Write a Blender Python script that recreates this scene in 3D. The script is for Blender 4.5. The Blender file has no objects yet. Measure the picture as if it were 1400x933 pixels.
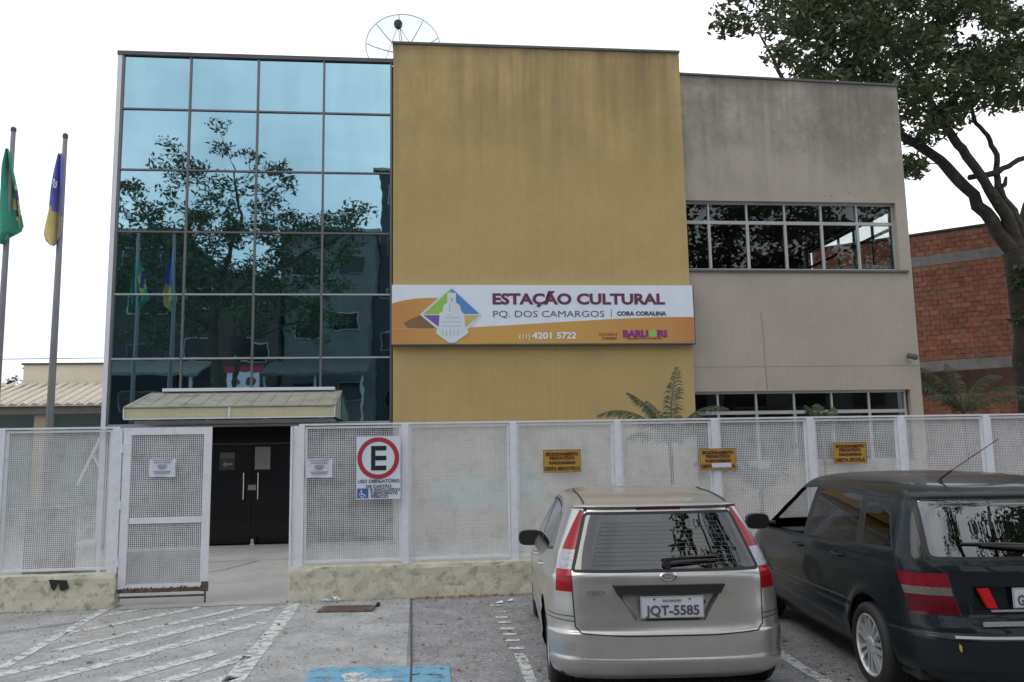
import bpy, bmesh, math, random
from mathutils import Vector, Matrix
import numpy as np
random.seed(7)
R = math.radians
SC = bpy.context.scene
COL = SC.collection
# ------------------------------------------------------------------ camera
EYE = 1.7
def make_camera():
    psi, th, ro = R(5.974), R(7.523), R(1.042)
    F = Vector((math.sin(psi)*math.cos(th), math.cos(psi)*math.cos(th), math.sin(th)))
    Rt = Vector((math.cos(psi), -math.sin(psi), 0)); U = Rt.cross(F)
    R2 = Rt*math.cos(ro) - U*math.sin(ro); U2 = U*math.cos(ro) + Rt*math.sin(ro)
    cd = bpy.data.cameras.new('camera'); co = bpy.data.objects.new('camera', cd); COL.objects.link(co)
    m = Matrix((R2, U2, -F)).transposed().to_4x4(); m.translation = (0, 0, EYE); co.matrix_world = m
    cd.sensor_width = 36; cd.lens = 36*1130/1400; cd.clip_start = .1; cd.clip_end = 2000
    SC.camera = co
make_camera()
# ------------------------------------------------------------------ sky and sun (overcast)
SUN_EL = R(50)      # high on the left, behind thick cloud
W = bpy.data.worlds.new('World'); SC.world = W; W.use_nodes = True
wn, wl = W.node_tree.nodes, W.node_tree.links; wn.clear()
wo = wn.new('ShaderNodeOutputWorld'); wb = wn.new('ShaderNodeBackground'); wb.inputs['Strength'].default_value = .1
sk = wn.new('ShaderNodeTexSky'); sk.sky_type = 'NISHITA'; sk.sun_disc = False
sk.sun_elevation = SUN_EL; sk.sun_rotation = R(250)
tc = wn.new('ShaderNodeTexCoord'); mp = wn.new('ShaderNodeMapping'); mp.inputs['Scale'].default_value = (1, 1, 2.4)
nz = wn.new('ShaderNodeTexNoise'); nz.inputs['Scale'].default_value = 1.6; nz.inputs['Detail'].default_value = 5
cr = wn.new('ShaderNodeValToRGB'); cr.color_ramp.elements[0].position = .40; cr.color_ramp.elements[0].color = (7.9, 9.0, 10.3, 1)
cr.color_ramp.elements[1].position = .62; cr.color_ramp.elements[1].color = (15.6, 15.8, 16.1, 1)
mx = wn.new('ShaderNodeMixRGB'); mx.inputs['Fac'].default_value = .88
wl.new(tc.outputs['Generated'], mp.inputs['Vector']); wl.new(mp.outputs[0], nz.inputs['Vector']); wl.new(nz.outputs['Fac'], cr.inputs[0])
wl.new(sk.outputs[0], mx.inputs[1]); wl.new(cr.outputs[0], mx.inputs[2]); wl.new(mx.outputs[0], wb.inputs[0]); wl.new(wb.outputs[0], wo.inputs[0])
sd = bpy.data.lights.new('sun', 'SUN'); sd.energy = .5; sd.angle = R(25); sd.color = (1, .96, .9)
so = bpy.data.objects.new('sun', sd); COL.objects.link(so)
so.rotation_euler = (math.pi/2 - SUN_EL, 0, R(-70)); so.location = (0, 0, 30)
SC.view_settings.view_transform = 'Standard'; SC.view_settings.look = 'None'; SC.view_settings.exposure = .08; SC.view_settings.gamma = 1

# ------------------------------------------------------------------ materials
def nodes_of(name):
    m = bpy.data.materials.new(name); m.use_nodes = True
    n, l = m.node_tree.nodes, m.node_tree.links
    return m, n, l, n['Principled BSDF']
def mat(name, col, rough=.7, metal=0, var=.12, scale=3, bump=0, bscale=60, dirt=None, dscale=2, damt=.5, stretch=(1,1,1), coat=0, spec=.5, obj_var=0):
    m, n, l, b = nodes_of(name)
    b.inputs['Roughness'].default_value = rough; b.inputs['Metallic'].default_value = metal
    b.inputs['Specular IOR Level'].default_value = spec
    if coat: b.inputs['Coat Weight'].default_value = coat; b.inputs['Coat Roughness'].default_value = .04
    g = n.new('ShaderNodeNewGeometry'); mpn = n.new('ShaderNodeMapping'); mpn.inputs['Scale'].default_value = stretch
    l.new(g.outputs['Position'], mpn.inputs['Vector'])
    t = n.new('ShaderNodeTexNoise'); t.inputs['Scale'].default_value = scale; t.inputs['Detail'].default_value = 6; t.inputs['Roughness'].default_value = .65
    l.new(mpn.outputs[0], t.inputs['Vector'])
    r = n.new('ShaderNodeValToRGB'); e = r.color_ramp.elements
    e[0].position = .3; e[1].position = .7
    e[0].color = tuple(c*(1-var) for c in col)+(1,); e[1].color = tuple(min(1, c*(1+var)) for c in col)+(1,)
    l.new(t.outputs['Fac'], r.inputs[0]); out = r.outputs[0]
    if obj_var:
        oi = n.new('ShaderNodeObjectInfo'); hs = n.new('ShaderNodeHueSaturation'); mr = n.new('ShaderNodeMapRange')
        mr.inputs['To Min'].default_value = 1-obj_var; mr.inputs['To Max'].default_value = 1+obj_var
        l.new(oi.outputs['Random'], mr.inputs['Value']); l.new(mr.outputs[0], hs.inputs['Value']); l.new(out, hs.inputs['Color']); out = hs.outputs[0]
    if dirt:
        t2 = n.new('ShaderNodeTexNoise'); t2.inputs['Scale'].default_value = dscale; t2.inputs['Detail'].default_value = 8; t2.inputs['Roughness'].default_value = .7
        l.new(mpn.outputs[0], t2.inputs['Vector'])
        r2 = n.new('ShaderNodeValToRGB'); r2.color_ramp.elements[0].position = .5; r2.color_ramp.elements[1].position = .72
        l.new(t2.outputs['Fac'], r2.inputs[0]); mu = n.new('ShaderNodeMath'); mu.operation = 'MULTIPLY'; mu.inputs[1].default_value = damt
        l.new(r2.outputs[0], mu.inputs[0]); mi = n.new('ShaderNodeMixRGB'); mi.inputs[2].default_value = tuple(dirt)+(1,)
        l.new(mu.outputs[0], mi.inputs[0]); l.new(out, mi.inputs[1]); out = mi.outputs[0]
    l.new(out, b.inputs['Base Color'])
    if bump:
        t3 = n.new('ShaderNodeTexNoise'); t3.inputs['Scale'].default_value = bscale; t3.inputs['Detail'].default_value = 4
        l.new(g.outputs['Position'], t3.inputs['Vector'])
        bp = n.new('ShaderNodeBump'); bp.inputs['Strength'].default_value = bump; bp.inputs['Distance'].default_value = .01
        l.new(t3.outputs['Fac'], bp.inputs['Height']); l.new(bp.outputs[0], b.inputs['Normal'])
    return m
def wall_mat(name, col, top, dirt, low=None, lowz=2.15, tdepth=2.2, patches=None, blot=.62):
    """painted render: blotches, vertical rain streaks hanging from the parapet, optional repainted lower zone"""
    m, n, l, b = nodes_of(name); b.inputs['Roughness'].default_value = .85
    g = n.new('ShaderNodeNewGeometry'); sx = n.new('ShaderNodeSeparateXYZ'); l.new(g.outputs['Position'], sx.inputs[0])
    def noise(sc, st, det=6, rough=.6):
        mpn = n.new('ShaderNodeMapping'); mpn.inputs['Scale'].default_value = st; l.new(g.outputs['Position'], mpn.inputs['Vector'])
        t = n.new('ShaderNodeTexNoise'); t.inputs['Scale'].default_value = sc; t.inputs['Detail'].default_value = det; t.inputs['Roughness'].default_value = rough
        l.new(mpn.outputs[0], t.inputs['Vector']); return t.outputs['Fac']
    def ramp(s, a, c):
        r = n.new('ShaderNodeMapRange'); r.inputs['From Min'].default_value = a; r.inputs['From Max'].default_value = c; l.new(s, r.inputs['Value']); return r.outputs[0]
    def mul(a, c):
        k = n.new('ShaderNodeMath'); k.operation = 'MULTIPLY'
        for i, v in enumerate((a, c)):
            if isinstance(v, (int, float)): k.inputs[i].default_value = v
            else: l.new(v, k.inputs[i])
        return k.outputs[0]
    def mix(f, a, c):
        k = n.new('ShaderNodeMixRGB')
        if isinstance(f, (int, float)): k.inputs[0].default_value = f
        else: l.new(f, k.inputs[0])
        for i, v in ((1, a), (2, c)):
            if isinstance(v, tuple): k.inputs[i].default_value = v+(1,)
            else: l.new(v, k.inputs[i])
        return k.outputs[0]
    c = mix(ramp(noise(.7, (1, 1, 1)), .3, .7), tuple(x*.93 for x in col), tuple(x*1.07 for x in col))
    c = mix(mul(ramp(noise(9, (1, 1, 1), 8, .75), .5, .8), .22), c, dirt)
    if low:
        e = ramp(sx.outputs['Z'], lowz+.02, lowz-.02); c = mix(e, c, low)
        if patches:
            for px, pz, pw, ph, pc in patches:
                k = n.new('ShaderNodeVectorMath'); k.operation = 'DISTANCE'
                mpn = n.new('ShaderNodeMapping'); mpn.inputs['Scale'].default_value = (1/pw, 0, 1/ph); l.new(g.outputs['Position'], mpn.inputs['Vector'])
                nn = n.new('ShaderNodeTexNoise'); nn.inputs['Scale'].default_value = 2.2; nn.inputs['Detail'].default_value = 5; l.new(g.outputs['Position'], nn.inputs['Vector'])
                av = n.new('ShaderNodeVectorMath'); av.operation = 'ADD'; l.new(mpn.outputs[0], av.inputs[0]); l.new(nn.outputs['Color'], av.inputs[1])
                l.new(av.outputs[0], k.inputs[0]); k.inputs[1].default_value = (px/pw+.5, .5, pz/ph+.5)
                c = mix(mul(ramp(k.outputs['Value'], 1.05, .9), .8), c, pc)
    streak = ramp(noise(1.0, (3.2, 3.2, .16), 7, .7), .42, .68)
    down = ramp(sx.outputs['Z'], top-tdepth, top)
    c = mix(mul(mul(streak, down), .85), c, dirt)
    c = mix(mul(mul(ramp(noise(.75, (1, 1, .8), 9, .75), .42, .60), ramp(sx.outputs['Z'], top-tdepth*1.05, top-tdepth*.45)), blot), c, dirt)
    fine = ramp(noise(1.0, (11, 11, .25), 5, .6), .5, .75)
    c = mix(mul(fine, .10), c, dirt)
    edge = ramp(sx.outputs['Z'], top-.28, top+.02)
    c = mix(mul(edge, mul(ramp(noise(3, (1, 1, 1)), .25, .6), .8)), c, tuple(x*.45 for x in dirt))
    l.new(c, b.inputs['Base Color'])
    bp = n.new('ShaderNodeBump'); bp.inputs['Strength'].default_value = .25; bp.inputs['Distance'].default_value = .01
    l.new(noise(45, (1, 1, 1), 3), bp.inputs['Height']); l.new(bp.outputs[0], b.inputs['Normal'])
    return m
def glass_mat(name, tint, refl=.06, rough=.0, blend=.15):
    m = bpy.data.materials.new(name); m.use_nodes = True; n, l = m.node_tree.nodes, m.node_tree.links; n.clear()
    o = n.new('ShaderNodeOutputMaterial'); t = n.new('ShaderNodeBsdfTransparent'); t.inputs[0].default_value = tuple(tint)+(1,)
    g = n.new('ShaderNodeBsdfGlossy'); g.inputs['Roughness'].default_value = rough; g.inputs[0].default_value = (1, 1, 1, 1)
    ge = n.new('ShaderNodeNewGeometry'); dt = n.new('ShaderNodeVectorMath'); dt.operation = 'DOT_PRODUCT'; l.new(ge.outputs['Normal'], dt.inputs[0]); l.new(ge.outputs['Incoming'], dt.inputs[1])
    ab = n.new('ShaderNodeMath'); ab.operation = 'ABSOLUTE'; l.new(dt.outputs['Value'], ab.inputs[0]); iv = n.new('ShaderNodeMath'); iv.operation = 'SUBTRACT'; iv.inputs[0].default_value = 1; l.new(ab.outputs[0], iv.inputs[1])
    f = n.new('ShaderNodeMath'); f.operation = 'POWER'; f.inputs[1].default_value = 5; l.new(iv.outputs[0], f.inputs[0])
    ma = n.new('ShaderNodeMath'); ma.operation = 'MULTIPLY_ADD'; ma.inputs[1].default_value = 1-refl; ma.inputs[2].default_value = refl; ma.use_clamp = True
    x = n.new('ShaderNodeMixShader'); l.new(f.outputs[0], ma.inputs[0]); l.new(ma.outputs[0], x.inputs[0]); l.new(t.outputs[0], x.inputs[1]); l.new(g.outputs[0], x.inputs[2]); l.new(x.outputs[0], o.inputs[0])
    return m
def mirror_glass(name, tint, under):
    m = bpy.data.materials.new(name); m.use_nodes = True; n, l = m.node_tree.nodes, m.node_tree.links; n.clear()
    o = n.new('ShaderNodeOutputMaterial'); d = n.new('ShaderNodeBsdfDiffuse'); d.inputs[0].default_value = tuple(under)+(1,)
    g = n.new('ShaderNodeBsdfGlossy'); g.inputs['Roughness'].default_value = .012
    ge = n.new('ShaderNodeNewGeometry'); mpn = n.new('ShaderNodeMapping'); mpn.inputs['Scale'].default_value = (2.5, 2.5, .5)
    t = n.new('ShaderNodeTexNoise'); t.inputs['Scale'].default_value = 1; t.inputs['Detail'].default_value = 6; l.new(ge.outputs['Position'], mpn.inputs['Vector']); l.new(mpn.outputs[0], t.inputs['Vector'])
    r = n.new('ShaderNodeValToRGB'); r.color_ramp.elements[0].position = .3; r.color_ramp.elements[1].position = .7
    r.color_ramp.elements[0].color = tuple(c*.93 for c in tint)+(1,); r.color_ramp.elements[1].color = tuple(c*1.05 for c in tint)+(1,)
    l.new(t.outputs['Fac'], r.inputs[0]); l.new(r.outputs[0], g.inputs[0])
    t2 = n.new('ShaderNodeTexNoise'); t2.inputs['Scale'].default_value = 1.7; l.new(ge.outputs['Position'], t2.inputs['Vector'])
    bp = n.new('ShaderNodeBump'); bp.inputs['Strength'].default_value = .055; bp.inputs['Distance'].default_value = .02; l.new(t2.outputs['Fac'], bp.inputs['Height']); l.new(bp.outputs[0], g.inputs['Normal'])
    a = n.new('ShaderNodeAddShader'); l.new(d.outputs[0], a.inputs[0]); l.new(g.outputs[0], a.inputs[1]); l.new(a.outputs[0], o.inputs[0])
    return m
def worn_mat(name, col, keep=.5, scale=9, fine=60, stretch=(1,1,1)):
    """road paint with real holes where it has worn away"""
    m, n, l, b = nodes_of(name); b.inputs['Roughness'].default_value = .8
    g = n.new('ShaderNodeNewGeometry'); mpn = n.new('ShaderNodeMapping'); mpn.inputs['Scale'].default_value = stretch; l.new(g.outputs['Position'], mpn.inputs['Vector'])
    a = n.new('ShaderNodeTexNoise'); a.inputs['Scale'].default_value = scale; a.inputs['Detail'].default_value = 9; a.inputs['Roughness'].default_value = .78
    l.new(mpn.outputs[0], a.inputs['Vector'])
    r = n.new('ShaderNodeValToRGB'); r.color_ramp.elements[0].position = keep-.04; r.color_ramp.elements[1].position = keep+.06
    l.new(a.outputs['Fac'], r.inputs[0]); inv = n.new('ShaderNodeMath'); inv.operation = 'SUBTRACT'; inv.inputs[0].default_value = 1; l.new(r.outputs[0], inv.inputs[1])
    l.new(inv.outputs[0], b.inputs['Alpha'])
    c = n.new('ShaderNodeTexNoise'); c.inputs['Scale'].default_value = 14; c.inputs['Detail'].default_value = 5; l.new(g.outputs['Position'], c.inputs['Vector'])
    r2 = n.new('ShaderNodeValToRGB'); r2.color_ramp.elements[0].color = tuple(x*.75 for x in col)+(1,); r2.color_ramp.elements[1].color = tuple(x*1.1 for x in col)+(1,)
    l.new(c.outputs['Fac'], r2.inputs[0]); l.new(r2.outputs[0], b.inputs['Base Color'])
    return m
def asphalt_mat(name, col, agg=.35):
    m, n, l, b = nodes_of(name); b.inputs['Roughness'].default_value = .88
    g = n.new('ShaderNodeNewGeometry')
    def noise(sc, det, ro):
        t = n.new('ShaderNodeTexNoise'); t.inputs['Scale'].default_value = sc; t.inputs['Detail'].default_value = det; t.inputs['Roughness'].default_value = ro; l.new(g.outputs['Position'], t.inputs['Vector']); return t.outputs['Fac']
    r = n.new('ShaderNodeValToRGB'); r.color_ramp.elements[0].position = .32; r.color_ramp.elements[1].position = .68
    r.color_ramp.elements[0].color = tuple(c*.66 for c in col)+(1,); r.color_ramp.elements[1].color = tuple(c*1.28 for c in col)+(1,)
    l.new(noise(2.2, 12, .8), r.inputs[0])
    v = n.new('ShaderNodeTexVoronoi'); v.inputs['Scale'].default_value = 48; l.new(g.outputs['Position'], v.inputs['Vector'])
    hs = n.new('ShaderNodeMixRGB'); hs.blend_type = 'OVERLAY'; hs.inputs[0].default_value = agg
    bw = n.new('ShaderNodeRGBToBW'); l.new(v.outputs['Color'], bw.inputs[0]); l.new(r.outputs[0], hs.inputs[1]); l.new(bw.outputs[0], hs.inputs[2])
    d = n.new('ShaderNodeMixRGB'); rr = n.new('ShaderNodeMapRange'); rr.inputs['From Min'].default_value = .56; rr.inputs['From Max'].default_value = .72; rr.inputs['To Max'].default_value = .55
    l.new(noise(2.3, 7, .65), rr.inputs['Value']); l.new(rr.outputs[0], d.inputs[0]); l.new(hs.outputs[0], d.inputs[1]); d.inputs[2].default_value = tuple(c*.5 for c in col)+(1,)
    l.new(d.outputs[0], b.inputs['Base Color'])
    bp = n.new('ShaderNodeBump'); bp.inputs['Strength'].default_value = .5; bp.inputs['Distance'].default_value = .006; l.new(v.outputs['Distance'], bp.inputs['Height']); l.new(bp.outputs[0], b.inputs['Normal'])
    return m
M = {}
M['asphalt'] = asphalt_mat('asphalt', (.25, .243, .243))
M['concrete_floor'] = mat('concrete floor', (.36, .345, .32), .85, var=.1, scale=1.2, bump=.2, dirt=(.2, .19, .17), dscale=3, damt=.5)
M['yellow'] = wall_mat('yellow paint', (.45, .325, .14), 10.15, (.19, .145, .075), low=(.50, .46, .39), lowz=2.17, tdepth=3.4, blot=.28, patches=[(.75, .9, .75, .33, (.42, .55, .52)), (1.75, 1.0, .6, .4, (.42, .55, .52))])
M['greige'] = wall_mat('greige paint', (.385, .338, .285), 9.65, (.135, .12, .10), tdepth=2.9)
M['cream_wall'] = mat('dirty cream paint', (.66, .62, .49), .9, var=.16, scale=2.5, bump=.4, bscale=25, dirt=(.11, .10, .07), dscale=8, damt=.8)
M['white_metal'] = mat('white enamel', (.76, .77, .81), .5, var=.05, scale=6, dirt=(.34, .29, .25), dscale=13, damt=.28)
M['mesh_metal'] = mat('white wire', (.72, .72, .73), .6, var=.12, scale=2, dirt=(.33, .3, .27), dscale=5, damt=.55)
M['rust'] = mat('rust', (.10, .065, .05), .9, var=.4, scale=20, dirt=(.3, .26, .24), dscale=14, damt=.6)
M['mullion'] = mat('anodised mullion', (.15, .14, .135), .45, .3, var=.06)
M['alu'] = mat('aluminium frame', (.38, .38, .38), .5, .1, var=.06)
M['white_trim'] = mat('white edge trim', (.66, .67, .72), .5, var=.04)
M['cap'] = mat('dark flashing', (.10, .10, .10), .6, .3, var=.2)
M['curtain'] = mirror_glass('reflective blue glass', (.285, .455, .52), (.003, .007, .009))
M['dark_glass'] = glass_mat('dark window glass', (.68, .71, .70), .045)
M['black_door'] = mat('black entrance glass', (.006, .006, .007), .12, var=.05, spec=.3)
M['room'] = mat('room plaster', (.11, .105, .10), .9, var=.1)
M['room_dark'] = mat('dark room', (.03, .03, .03), .9)
M['canopy_roof'] = mat('weathered canopy sheet', (.31, .295, .245), .85, var=.12, scale=2, dirt=(.11, .10, .08), dscale=2.4, damt=.8, stretch=(1, 2.5, 1), bump=.2)
M['canopy_fascia'] = mat('cream fascia', (.50, .47, .30), .7, var=.06, dirt=(.3, .27, .16), damt=.4, dscale=5)
M['steel'] = mat('galvanised steel', (.40, .41, .43), .45, .4, var=.08)
M['pole'] = mat('grey pole paint', (.20, .20, .21), .6, var=.1)
M['chrome'] = mat('chrome', (.75, .75, .76), .12, 1, var=.02)
M['black_rubber'] = mat('black rubber', (.018, .018, .018), .65, var=.15)
M['black_plastic'] = mat('black plastic', (.02, .02, .021), .4, var=.1)
M['faint_joint'] = mat('faint joint', (.29,.26,.22), .9)
M['cable'] = mat('cable', (.06, .06, .07), .7)
def flat(name, col, rough=.6, **k): M[name] = mat(name, col, rough, var=.04, **k); return M[name]
flat('sign_white', (.70, .75, .84)); flat('paper', (.70, .72, .80)); flat('plum', (.13, .03, .075)); flat('grey_ink', (.10, .085, .11)); flat('ink', (.012, .012, .014))
flat('logo_green', (.27, .50, .10)); flat('logo_blue', (.08, .23, .55)); flat('logo_purple', (.16, .10, .36)); flat('logo_gold', (.55, .42, .16)); flat('logo_white', (.62, .68, .74)); flat('logo_grey', (.36, .41, .46))
flat('sign_red', (.42, .03, .05)); flat('access_blue', (.04, .13, .36)); flat('plate_white', (.62, .64, .68)); flat('magenta', (.24, .03, .20)); flat('white_ink', (.75, .76, .78))
flat('sign_shadow_brown', (.20, .115, .06))
M['sign_yellow'] = mat('faded yellow plate', (.50, .27, .045), .6, var=.15, scale=9, dirt=(.4, .17, .05), dscale=8, damt=.6)
def orange_print():
    m, n, l, b = nodes_of('orange print'); b.inputs['Roughness'].default_value = .5
    g = n.new('ShaderNodeNewGeometry'); s = n.new('ShaderNodeSeparateXYZ'); l.new(g.outputs['Position'], s.inputs[0])
    mr = n.new('ShaderNodeMapRange'); mr.inputs['From Min'].default_value = -.7; mr.inputs['From Max'].default_value = 5.6; l.new(s.outputs['X'], mr.inputs['Value'])
    r = n.new('ShaderNodeValToRGB'); e = r.color_ramp.elements; e[0].color = (.50, .22, .07, 1); e[1].color = (.46, .17, .06, 1)
    for p, c in ((.2, (.58, .33, .08, 1)), (.6, (.56, .31, .08, 1)), (.9, (.52, .25, .07, 1))):
        k = e.new(p); k.color = c
    l.new(mr.outputs[0], r.inputs[0]); l.new(r.outputs[0], b.inputs['Base Color']); return m
M['orange'] = orange_print()
M['bark'] = mat('bark', (.05, .042, .034), .95, var=.35, scale=3, bump=.9, bscale=14, dirt=(.12, .11, .095), dscale=6, damt=.5)
def leaf_mat(name, a, c2, trans=.35):
    m, n, l, b = nodes_of(name); b.inputs['Roughness'].default_value = .55
    oi = n.new('ShaderNodeNewGeometry'); t = n.new('ShaderNodeTexNoise'); t.inputs['Scale'].default_value = 1.7; t.inputs['Detail'].default_value = 4
    l.new(oi.outputs['Position'], t.inputs['Vector']); mr = n.new('ShaderNodeMath'); mr.operation = 'ADD'
    mm = n.new('ShaderNodeMath'); mm.operation = 'MULTIPLY'; mm.inputs[1].default_value = .5; l.new(oi.outputs['Random Per Island'], mm.inputs[0])
    sub = n.new('ShaderNodeMath'); sub.operation = 'SUBTRACT'; sub.inputs[1].default_value = .25; l.new(t.outputs['Fac'], sub.inputs[0])
    l.new(sub.outputs[0], mr.inputs[0]); l.new(mm.outputs[0], mr.inputs[1])
    r = n.new('ShaderNodeValToRGB'); r.color_ramp.elements[0].color = tuple(a)+(1,); r.color_ramp.elements[1].color = tuple(c2)+(1,)
    l.new(mr.outputs[0], r.inputs[0]); l.new(r.outputs[0], b.inputs['Base Color'])
    tr = n.new('ShaderNodeBsdfTranslucent'); l.new(r.outputs[0], tr.inputs[0]); x = n.new('ShaderNodeMixShader'); x.inputs[0].default_value = trans
    o = n['Material Output']; l.new(b.outputs[0], x.inputs[1]); l.new(tr.outputs[0], x.inputs[2]); l.new(x.outputs[0], o.inputs[0]); return m
M['leaf'] = leaf_mat('tree leaves', (.018, .030, .012), (.11, .15, .06), .34)
M['palm'] = leaf_mat('palm leaflets', (.035, .052, .025), (.13, .155, .08))
M['clay'] = mat('hollow clay brick', (.36, .15, .095), .9, var=.3, scale=7, bump=.5, bscale=30, obj_var=.2, dirt=(.30, .21, .16), dscale=3.5, damt=.55)
M['mortar'] = mat('mortar', (.30, .19, .15), .95, var=.2, scale=5, bump=.4)
M['raw_concrete'] = mat('raw concrete', (.30, .28, .26), .9, var=.2, scale=3, bump=.4, dirt=(.1, .09, .08))
M['roof_tile'] = mat('faded roof sheet', (.62, .55, .45), .85, var=.1, scale=4, obj_var=.06)
M['nb_cream'] = mat('cream render', (.68, .62, .50), .85, var=.06, scale=2)
M['teal'] = mat('teal paint', (.28, .40, .37), .7, var=.08)
M['pillar'] = mat('tan column', (.40, .33, .23), .8, var=.08)
M['soffit'] = mat('grey soffit', (.16, .15, .14), .8)

# ------------------------------------------------------------------ builders
class MB:
    def __init__(s): s.v = []; s.f = []; s.m = []; s.mi = 0
    def add(s, vs, fs):
        o = len(s.v); s.v += [tuple(p) for p in vs]; s.f += [tuple(i+o for i in f) for f in fs]; s.m += [s.mi]*len(fs); return s
    def box(s, x0, x1, y0, y1, z0, z1):
        return s.add([(x0,y0,z0),(x1,y0,z0),(x1,y1,z0),(x0,y1,z0),(x0,y0,z1),(x1,y0,z1),(x1,y1,z1),(x0,y1,z1)],
                     [(0,3,2,1),(4,5,6,7),(0,1,5,4),(1,2,6,5),(2,3,7,6),(3,0,4,7)])
    def cbox(s, c, d, rz=0):
        q = []; cs, sn = math.cos(rz), math.sin(rz)
        for k in ((-1,-1,-1),(1,-1,-1),(1,1,-1),(-1,1,-1),(-1,-1,1),(1,-1,1),(1,1,1),(-1,1,1)):
            x, y, z = (k[i]*d[i]/2 for i in range(3)); q.append((c[0]+x*cs-y*sn, c[1]+x*sn+y*cs, c[2]+z))
        return s.add(q, [(0,3,2,1),(4,5,6,7),(0,1,5,4),(1,2,6,5),(2,3,7,6),(3,0,4,7)])
    def tube(s, pts, rad, n=8, cap=True):
        pts = [Vector(p) for p in pts]; rs = rad if isinstance(rad, (list, tuple)) else [rad]*len(pts); o = len(s.v); prev = None
        for i, p in enumerate(pts):
            d = (pts[min(i+1, len(pts)-1)]-pts[max(i-1, 0)]).normalized()
            a = Vector((0, 0, 1)) if abs(d.z) < .9 else Vector((1, 0, 0))
            if prev is not None: a = prev
            u = (a - d*a.dot(d)).normalized(); w = d.cross(u); prev = u
            for k in range(n):
                t = 2*math.pi*k/n; s.v.append(tuple(p+(u*math.cos(t)+w*math.sin(t))*rs[i]))
        for i in range(len(pts)-1):
            for k in range(n):
                a = o+i*n+k; b = o+i*n+(k+1) % n; s.f.append((a, b, b+n, a+n)); s.m.append(s.mi)
        if cap:
            s.f.append(tuple(o+k for k in range(n))[::-1]); s.f.append(tuple(o+(len(pts)-1)*n+k for k in range(n))); s.m += [s.mi]*2
        return s
    def lathe(s, prof, c, axis='z', n=24, rot=None, caps=True):
        """prof: list of (radius, height along axis)"""
        o = len(s.v); c = Vector(c)
        for r, h in prof:
            for k in range(n):
                t = 2*math.pi*k/n; a, b = r*math.cos(t), r*math.sin(t)
                p = {'z': (a, b, h), 'x': (h, a, b), 'y': (a, h, b)}[axis]
                p = Vector(p)
                if rot: p = rot @ p
                s.v.append(tuple(c+p))
        for i in range(len(prof)-1):
            for k in range(n):
                a = o+i*n+k; b = o+i*n+(k+1) % n; s.f.append((a, b, b+n, a+n)); s.m.append(s.mi)
        if caps: s.f.append(tuple(o+k for k in range(n))); s.f.append(tuple(o+(len(prof)-1)*n+k for k in range(n))); s.m += [s.mi]*2
        return s
    def prism(s, poly, y0, y1):
        """polygon in x,z extruded along y"""
        n = len(poly)
        return s.add([(x, y0, z) for x, z in poly]+[(x, y1, z) for x, z in poly],
                     [tuple(range(n)), tuple(range(2*n-1, n-1, -1))]+[(i, i+n, (i+1) % n+n, (i+1) % n) for i in range(n)])
    def sheet(s, poly, z):
        return s.add([(x, y, z) for x, y in poly], [tuple(range(len(poly)))])
ROOTINV = {}
def link(o, parent=None):
    COL.objects.link(o)
    if parent is not None: o.parent = parent
    return o
def build(name, mb, m, parent=None, smooth=False, world=True, kind=None):
    me = bpy.data.meshes.new(name); me.from_pydata(mb.v, [], mb.f)
    for x in (m if isinstance(m, (list, tuple)) else [m]): me.materials.append(x)
    if isinstance(m, (list, tuple)): me.polygons.foreach_set('material_index', mb.m)
    b = bmesh.new(); b.from_mesh(me); bmesh.ops.recalc_face_normals(b, faces=b.faces); b.to_mesh(me); b.free()
    if smooth: me.polygons.foreach_set('use_smooth', [True]*len(me.polygons))
    o = bpy.data.objects.new(name, me)
    if parent is not None:
        r = parent
        while r.parent is not None: r = r.parent
        if world and r.name in ROOTINV: me.transform(ROOTINV[r.name])
    link(o, parent)
    if kind: o['kind'] = kind
    return o
def tag(o, label=None, cat=None, group=None, kind=None):
    if label: o['label'] = label
    if cat: o['category'] = cat
    if group: o['group'] = group
    if kind: o['kind'] = kind
    return o
def thing(name, label, cat, loc=(0,0,0), rz=0, group=None):
    o = bpy.data.objects.new(name, None); o.empty_display_size = .2; COL.objects.link(o)
    o.location = loc; o.rotation_euler = (0, 0, rz)
    ROOTINV[o.name] = (Matrix.Translation(loc) @ Matrix.Rotation(rz, 4, 'Z')).inverted()
    return tag(o, label, cat, group)
def copy_tree(o, parent=None):
    c = o.copy(); COL.objects.link(c)
    if parent is not None: c.parent = parent
    for ch in [k for k in o.children]: copy_tree(ch, c)
    return c
def text(name, s, size, loc, m, parent, width=None, bold=0, rot=(math.pi/2, 0, 0), align='LEFT', depth=.002, mtx=None, shear=0):
    cu = bpy.data.curves.new(name, 'FONT'); cu.body = s; cu.size = size; cu.offset = bold; cu.extrude = depth; cu.align_x = align; cu.resolution_u = 3; cu.shear = shear
    t = bpy.data.objects.new('tmp', cu); COL.objects.link(t); dg = bpy.context.evaluated_depsgraph_get()
    me = bpy.data.meshes.new_from_object(t.evaluated_get(dg)); bpy.data.objects.remove(t)
    xs = [v.co.x for v in me.vertices]
    if width and xs:
        k = width/(max(xs)-min(xs)); x0 = min(xs)
        for v in me.vertices: v.co.x = (v.co.x - (x0 if align == 'LEFT' else 0))*k
    me.name = name; me.materials.clear(); me.materials.append(m)
    mt = mtx if mtx is not None else Matrix.Translation(loc) @ (Matrix.Rotation(rot[2], 4, 'Z') @ Matrix.Rotation(rot[0], 4, 'X'))
    me.transform(mt)
    r = parent
    while r is not None and r.parent is not None: r = r.parent
    if mtx is None and r is not None and r.name in ROOTINV: me.transform(ROOTINV[r.name])
    o = bpy.data.objects.new(name, me); return link(o, parent)

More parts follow.
